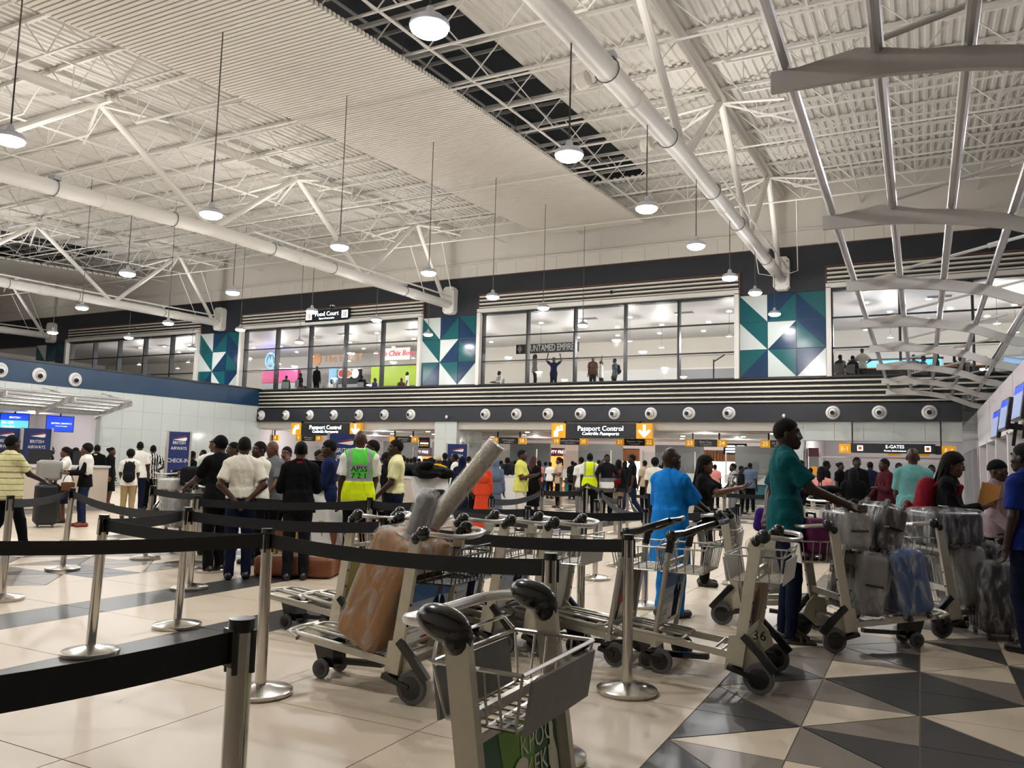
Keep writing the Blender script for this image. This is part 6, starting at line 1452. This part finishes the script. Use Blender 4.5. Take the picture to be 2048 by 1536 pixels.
P('person in golden yellow top with pale head wrap', 877, 912, 19.6, 178, top=('tee', 'c_gold'), bottom=('trousers', 'c_char'), hair='beanie', hairmat='c_tan', lod=1, group=G3); P('tall dark man behind the golden yellow top', 890, 906, 22, 175, top=('tee', 'c_char'), skin='skin4', group=G3); P('man in white shirt by the small banner edge', 938, 913, 23, 170, top=('tee', 'c_white'), group=G3); P('man in pale shirt beside the navy headscarf', 911, 908, 20.5, -100, top=('shirt', 'c_white'), skin='skin2', group=G3)
P('person in black bending by the desk with jackets', 845, 917, 20.2, 120, top=('long', 'c_black'), lean=12, group=G3); P('dark-haired traveller left of the golden top', 862, 917, 22.5, 160, top=('tee', 'c_brown'), hair='afro', group=G3); P('traveller in dark green among the queue', 902, 917, 21, 150, top=('tee', 'c_green'), hair='braids', group=G3); P('traveller in charcoal near the duty free fascia', 829, 914, 23, 160, top=('long', 'c_char'), group=G3)
for k_, (px, py, d_, tm) in enumerate(((815, 918, 26, 'c_white'), (838, 921, 27, 'c_navy'), (856, 922, 28, 'c_red'), (950, 920, 27, 'c_char'), (1030, 921, 28, 'c_greyblue'), (1145, 922, 33, 'c_char'))):
    P(['distant traveller in white top left of the pillar', 'distant traveller in navy below duty free sign', 'distant traveller in red below duty free sign', 'distant traveller in charcoal right of the pillar', 'distant traveller in grey-blue behind the spotted shirt', 'distant traveller in charcoal by the booth motif'][k_], px, py, d_, 170, top=('tee', tm), skin=SK[k_ % 4], group=G3)
for k_, (px, py, d_, tm, hr, lb) in enumerate(((806, 913, 24, 'c_black', 'afro', 'black with round hair just right of the pale yellow shirt'), (822, 921, 29, 'c_grey', 'short', 'grey top under the departure screen'), (849, 925, 31, 'c_tan', 'short', 'tan top far below the duty free fascia'), (870, 924, 30, 'c_white', 'bun', 'white top with bun behind the golden top'),
        (955, 912, 21, 'c_white', 'short', 'white shirt beside the orange robe'), (1002, 921, 26, 'c_char', 'short', 'charcoal between grey-blue headscarf and spotted shirt'), (1078, 921, 30, 'c_pink', 'long', 'pink top behind the dark red hair'), (1150, 925, 35, 'c_navy', 'short', 'navy far behind the white shirt'), (1198, 920, 30, 'c_grey', 'short', 'grey behind the lime safety vest'),
        (1250, 922, 29, 'c_black', 'braids', 'black with braids behind the pink backpack'), (1290, 921, 26, 'c_tan', 'short', 'tan between striding man and white T-shirt'), (1330, 924, 27, 'c_char', 'afro', 'charcoal right of the white T-shirt'), (1500, 926, 28, 'c_greyblue', 'short', 'grey-blue beyond the teal polo man'), (1740, 924, 24, 'c_navy', 'short', 'navy between black suit and maroon jumper'))):
    P('distant traveller in ' + lb, px, py, d_, [175, 160, -150, 120][k_ % 4], top=('tee', tm), hair=hr, skin=SK[k_ % 4], group=G3)
# ---- group at the slanted desk
P('man in cream polo with hands clasped behind his back', 490, 875, 10.05, 180, top=('polo', 'c_cream'), bottom=('trousers', 'c_navy'), R='back', L='back', lod=0, skin='skin1', extra=('tuck', tissue), group=G2)
P('woman in black uniform with braided bun and red scarf seen from behind', 603, 884, 9.9, 180, top=('long', 'c_black'), bottom=('trousers', 'c_char'), hair='bun', R='cross', L='cross', lod=0, skin='skin3', fat=1.06, extra=(scarf('c_red'),), group=G2)
P('man in hi-vis vest lettered APSS 721 seen from behind', 722, 862, 10.5, 180, top=('shirt', 'c_white'), bottom=('trousers', 'c_black'), R='low', L='down', lod=0, skin='skin1', hair=None, extra=(vest(text=['APSS', '7 2 1']),), group=G2)
P('man in navy blue suit with glasses facing left', 662, 881, 10.9, -95, top=('jacket', 'c_suit'), bottom=('trousers', 'c_suit'), R='low', L='low', lod=0, skin='skin1', hpitch=-8, extra=(glasses,), group=G2)
P('man in pale yellow shirt in profile beside the hi-vis vest', 795, 880, 11.4, -90, top=('shirt', 'c_yellow'), bottom=('trousers', 'c_navy'), R='low', L='low', lod=0, skin='skin2', extra=('tuck',), group=G2)
P('man in black T-shirt and black cap leaning on the bag trolley', 443, 873, 10.7, 215, top=('tee', 'c_black'), bottom=('trousers', 'c_black'), hair='cap', hairmat='c_black', R='low', L='reach', lod=0, skin='skin1', group=G2)
P('man in white shirt with face in profile right of the cream polo', 522, 884, 11.4, -60, top=('shirt', 'c_cream'), R='low', L='low', lod=1, skin='skin2', group=G2); P('bald man in grey striped shirt looking down', 548, 883, 12, -50, top=('tee', 'c_grey'), hair=None, R='cross', L='low', lod=1, skin='skin3', hpitch=-15, group=G2)
P('woman resting her cheek on a raised hand', 575, 894, 12.2, -25, top=('tee', 'c_black'), hair='short', R='low', L='face', lod=1, skin='skin3', group=G2); P('woman in black with pale yellow neck scarf', 640, 900, 11.9, 25, top=('long', 'c_black'), hair='bun', R='low', L='low', lod=1, skin='skin3', extra=(scarf('c_lemon'),), group=G2)
P('man in dark waistcoat behind the hi-vis man', 748, 881, 11.5, -80, top=('shirt', 'c_white'), bottom=('trousers', 'c_black'), R='low', L='face', lod=1, skin='skin2', group=G2); P('man whose face shows between cap and cream polo', 470, 885, 13, -75, top=('shirt', 'c_white'), lod=1, skin='skin1', group=G2); P('bald man in white behind the black cap', 430, 877, 12.6, 165, top=('long', 'c_white'), hair=None, lod=1, skin='skin3', group=G2); P('dark-shirted man behind the pale yellow shirt', 773, 905, 12.5, 60, top=('long', 'c_black'), lod=1, skin='skin4', group=G2)
# ---- check-in
P('man in yellow shirt with brown stripes walking at picture edge', 24, 868, 13.0, 125, top=('shirt', 'c_yellow'), bottom=('trousers', 'c_black'), stance='walk', R='reach', L='down', lod=0, skin='skin4', fat=1.3, extra=(hstripe,), group=G1)
P('woman with white jacket over black top leaning on suitcases', 176, 889, 17.6, -80, top=('long', 'c_black'), bottom=('slim', 'c_denim'), hair='afro', R='table', L='table', lod=1, shoes='trainer_red', skin='skin3', extra=(many(shawl('c_white'), handbag('c_brown', -1, size=.75)),), group=G1)
P('staff woman in white blouse pointing left', 134, 895, 18.6, -78, top=('shirt', 'c_white'), bottom=('skirt', 'c_navy'), hair='pony', R='low', L='point', lod=1, skin='skin3', extra=(scarf('c_purple'),), group=G1)
P('man in white T-shirt and beige trousers with black backpack', 262, 902, 19.5, 178, top=('tee', 'c_white'), bottom=('trousers', 'c_khaki'), hair='afro', lod=1, R='low', L='low', extra=(backpack('c_char', None, 1.15),), group=G1); P('tall man in white shirt behind the backpack man', 281, 884, 22, 175, top=('tee', 'c_white'), bottom=('trousers', 'c_navy'), lod=1, skin='skin4', group=G1)
P('man in black and white striped shirt seen from behind', 307, 891, 22.5, 172, top=('tee', 'c_white'), bottom=('trousers', 'c_black'), lod=1, extra=(vstripe,), R='hip', group=G1); P('woman in black suit in profile at the tiled wall', 223, 895, 24, 70, top=('long', 'c_black'), bottom=('skirt', 'c_black'), hair='bun', lod=1, skin='skin3', group=G1)
P('staff member in black with pale yellow collar', 195, 890, 23, 165, top=('long', 'c_black'), hair='short', extra=(scarf('c_lemon'),), lod=1, group=G1); P('woman in black with headset behind the check-in banner', 101, 893, 25, 100, top=('long', 'c_black'), hair='bun', lod=1, group=G1); P('woman with big curly hair at check-in', 152, 897, 25, 175, top=('tee', 'c_char'), hair='afro', group=G1); P('person in dark top beside the World Traveller banner', 385, 905, 23, 120, top=('tee', 'c_black'), hair='afro', group=G1); P('person in dark green near the tiled wall corner', 408, 900, 24, -90, top=('long', 'c_green'), group=G1)
# ---- behind the upper windows
CH = None
def seat_chair(xy, ang, label):
    global CH
    if CH is None:
        CH = thing('cafe_chair', label, 'chair', (0, 0, 5), 0, 'food court chairs'); MB().rbox((0, 0, .45), (.42, .42, .04), .015).build('seat', 'grey_paint', CH); MB().rbox((0, -.2, .7), (.4, .03, .4), .012).build('backrest', 'grey_paint', CH)
        for a in (-1, 1):
            for b_ in (-1, 1): MB().cyl((a * .18, b_ * .18, 0), (a * .17, b_ * .17, .44), .013, n=8).build('leg', 'alu', CH)
        CH.location = (*xy, 5.0); CH.rotation_euler = (0, 0, ang); return CH
    return dup(CH, (*xy, 5.0), ang, label)
def UP(label, px, py, face, sit=False, **kw):
    q = ray(px, py); h_ = 1.31 if sit else 1.70; y_ = (5 + h_ - CAM_H) / q[2] * q[1]; y_ = min(max(y_, D + .75), D + 6.5); k = y_ / q[1]; xy = (float(q[0] * k), y_)
    dv = np.array([-xy[0], -xy[1]]); dv /= np.linalg.norm(dv); rt = np.array([-dv[1], dv[0]]); F = math.cos(R_(face)) * dv + math.sin(R_(face)) * rt; ang = math.atan2(F[1], F[0]) - PI / 2
    H = float(CAM_H + q[2] * k) - 5.0; H = (H / .749 if sit else H); H = min(max(H, 1.5), 1.9)
    o = person(label, xy, H, face, lod=2, stance='sit' if sit else 'stand', z0=5.0, group=G5, **kw)
    if sit: seat_chair(xy, ang, 'chair under the ' + label.replace('seated ', '').replace('person', 'diner'))
UP('person with long hair in grey top at the shop window', 1070, 709, 90, top=('long', 'c_grey'), hair='long'); UP('person in blue vest with hands raised to head', 1108, 716, 0, top=('tee', 'c_suit'), R='up', L='up', hair='afro', bottom=('trousers', 'c_navy')); UP('bare-armed dark figure at the shop window', 1186, 714, 0, top=('tee', 'c_brown'), bottom=('trousers', 'c_char')); UP('person in white raising one arm at the shop window', 1202, 722, 80, top=('tee', 'c_white'), R='up', bottom=('trousers', 'c_char')); UP('person with backpack in blue-white top at shop window', 1230, 717, -70, top=('tee', 'c_greyblue'), extra=(backpack('c_navy'),), bottom=('trousers', 'c_char'))
UP('seated person in white reading at the shop window corner', 999, 742, -60, True, top=('long', 'c_white'), R='table', L='table')
UP('seated diner in green top by the food court window', 573, 751, 170, True, top=('long', 'c_green')); UP('seated diner in dark top by the pink stall', 601, 746, 120, True, top=('tee', 'c_char')); UP('standing dark figure behind the food court mullion', 634, 733, 150, top=('long', 'c_black'), fat=1.15); UP('seated diner in white bending over a table', 656, 757, 60, True, top=('tee', 'c_white'), lean=20); UP('seated diner in black below the round pictures', 724, 751, 160, True, top=('tee', 'c_black')); UP('seated diner leaning forward near the lime stall', 737, 757, -60, True, top=('long', 'c_char'), lean=20); UP('seated diner in purple near the lime stall', 750, 756, 60, True, top=('tee', 'c_purple')); UP('seated diner in brown before the lime counter', 803, 756, 20, True, top=('tee', 'c_brown')); UP('standing person in white shirt before the lime counter', 815, 744, -90, top=('shirt', 'c_white'))
UP('man in white shirt with back to the window at right', 1724, 697, 180, top=('shirt', 'c_white'), bottom=('trousers', 'c_denim'), R='hip', L='hip'); UP('seated dark figure left of the white shirt upstairs', 1680, 709, 150, True, top=('tee', 'c_black')); UP('seated figure next to the white shirt upstairs', 1705, 711, 150, True, top=('tee', 'c_char')); UP('seated person in striped shirt behind the canopy', 1827, 709, 0, True, top=('tee', 'c_grey'), extra=(vstripe,)); UP('seated person in grey behind the canopy', 1846, 711, 60, True, top=('tee', 'c_grey')); UP('seated person in black behind the canopy', 1872, 706, 90, True, top=('long', 'c_black')); UP('seated person waving behind the canopy', 1922, 711, -60, True, top=('long', 'c_char'), R='up'); UP('seated person in blue at the end of upper window', 1946, 727, -70, True, top=('tee', 'c_greyblue'))
# long table, counter and screens behind the right-hand upper window
t = thing('bar_counter', 'dark bar counter behind the upper window beside the canopy', 'counter', (-.6, D + 5.2, 5.0)); part('front', 'black', t, (-2.2, 3.5, 0, .5, 0, 1.05)); part('top', 'wood', t, (-2.3, 3.6, -.1, .6, 1.05, 1.1))
t = thing('wall_screen', 'pale blue screen wall above the upstairs bar counter', 'screen', (-1.2, D + 9, 5.0)); part('panel', 'screen_sky', t, (-1.8, 2.2, 0, .1, .7, 1.9)); part('frame', 'black', t, (-1.9, 2.3, .02, .12, 1.9, 2.0)); part('brick_block', 'black', t, (2.3, 3.4, 0, .2, .7, 1.7))
t = thing('exercise_frame', 'thin black tripod stand behind the shop window end', 'stand', (-8.2, D + 2, 5.0)); MB().cyl((0, 0, 0), (0, 0, 1.3), .03, n=8).build('pole', 'black', t); MB().bar((0, 0, 1.2), (.5, 0, 1.5), .05, .05).build('arm', 'black', t, 0); MB().bar((-.3, 0, .02), (.3, 0, .02), .06, .04).build('foot', 'black', t, 0)
# jackets heaped on trolleys and desks
def heap(label, loc, s_, m, seed):
    g = SDF((-.7 * s_, -.6 * s_, -.35 * s_), (.7 * s_, .6 * s_, .5 * s_), .022); r_ = random.Random(seed)
    for i in range(16):
        a = (r_.uniform(-.36, .36) * s_, r_.uniform(-.26, .26) * s_, r_.uniform(-.12, .1) * s_); g.ell(a, (r_.uniform(.16, .26) * s_, r_.uniform(.12, .2) * s_, r_.uniform(.05, .09) * s_), .05, rot3(r_.uniform(0, 3), r_.uniform(-.35, .35), r_.uniform(-.35, .35)))
    v, q = g.mesh(); o = link('folded_jacket', joinmesh('folded_jacket', [(v, q, 0)], [m]), None, loc); return tag(o, label, 'jacket')
heap('black padded jacket heaped on the far trolley below the pink shirt', (-1.75, 14.9, 1.02), 1.0, 'c_black', 3); heap('black jackets piled on the slanted desk behind the pale yellow shirt', (-8.75, 13.2, 1.24), 1.1, 'c_black', 5); heap('dark jackets piled at the check-in trolley behind the white jacket', (-15.6, 13.6, .98), .9, 'c_char', 8)
# ---- tidy up the scratch scene used for lettering
if TMP is not None: bpy.data.scenes.remove(TMP)
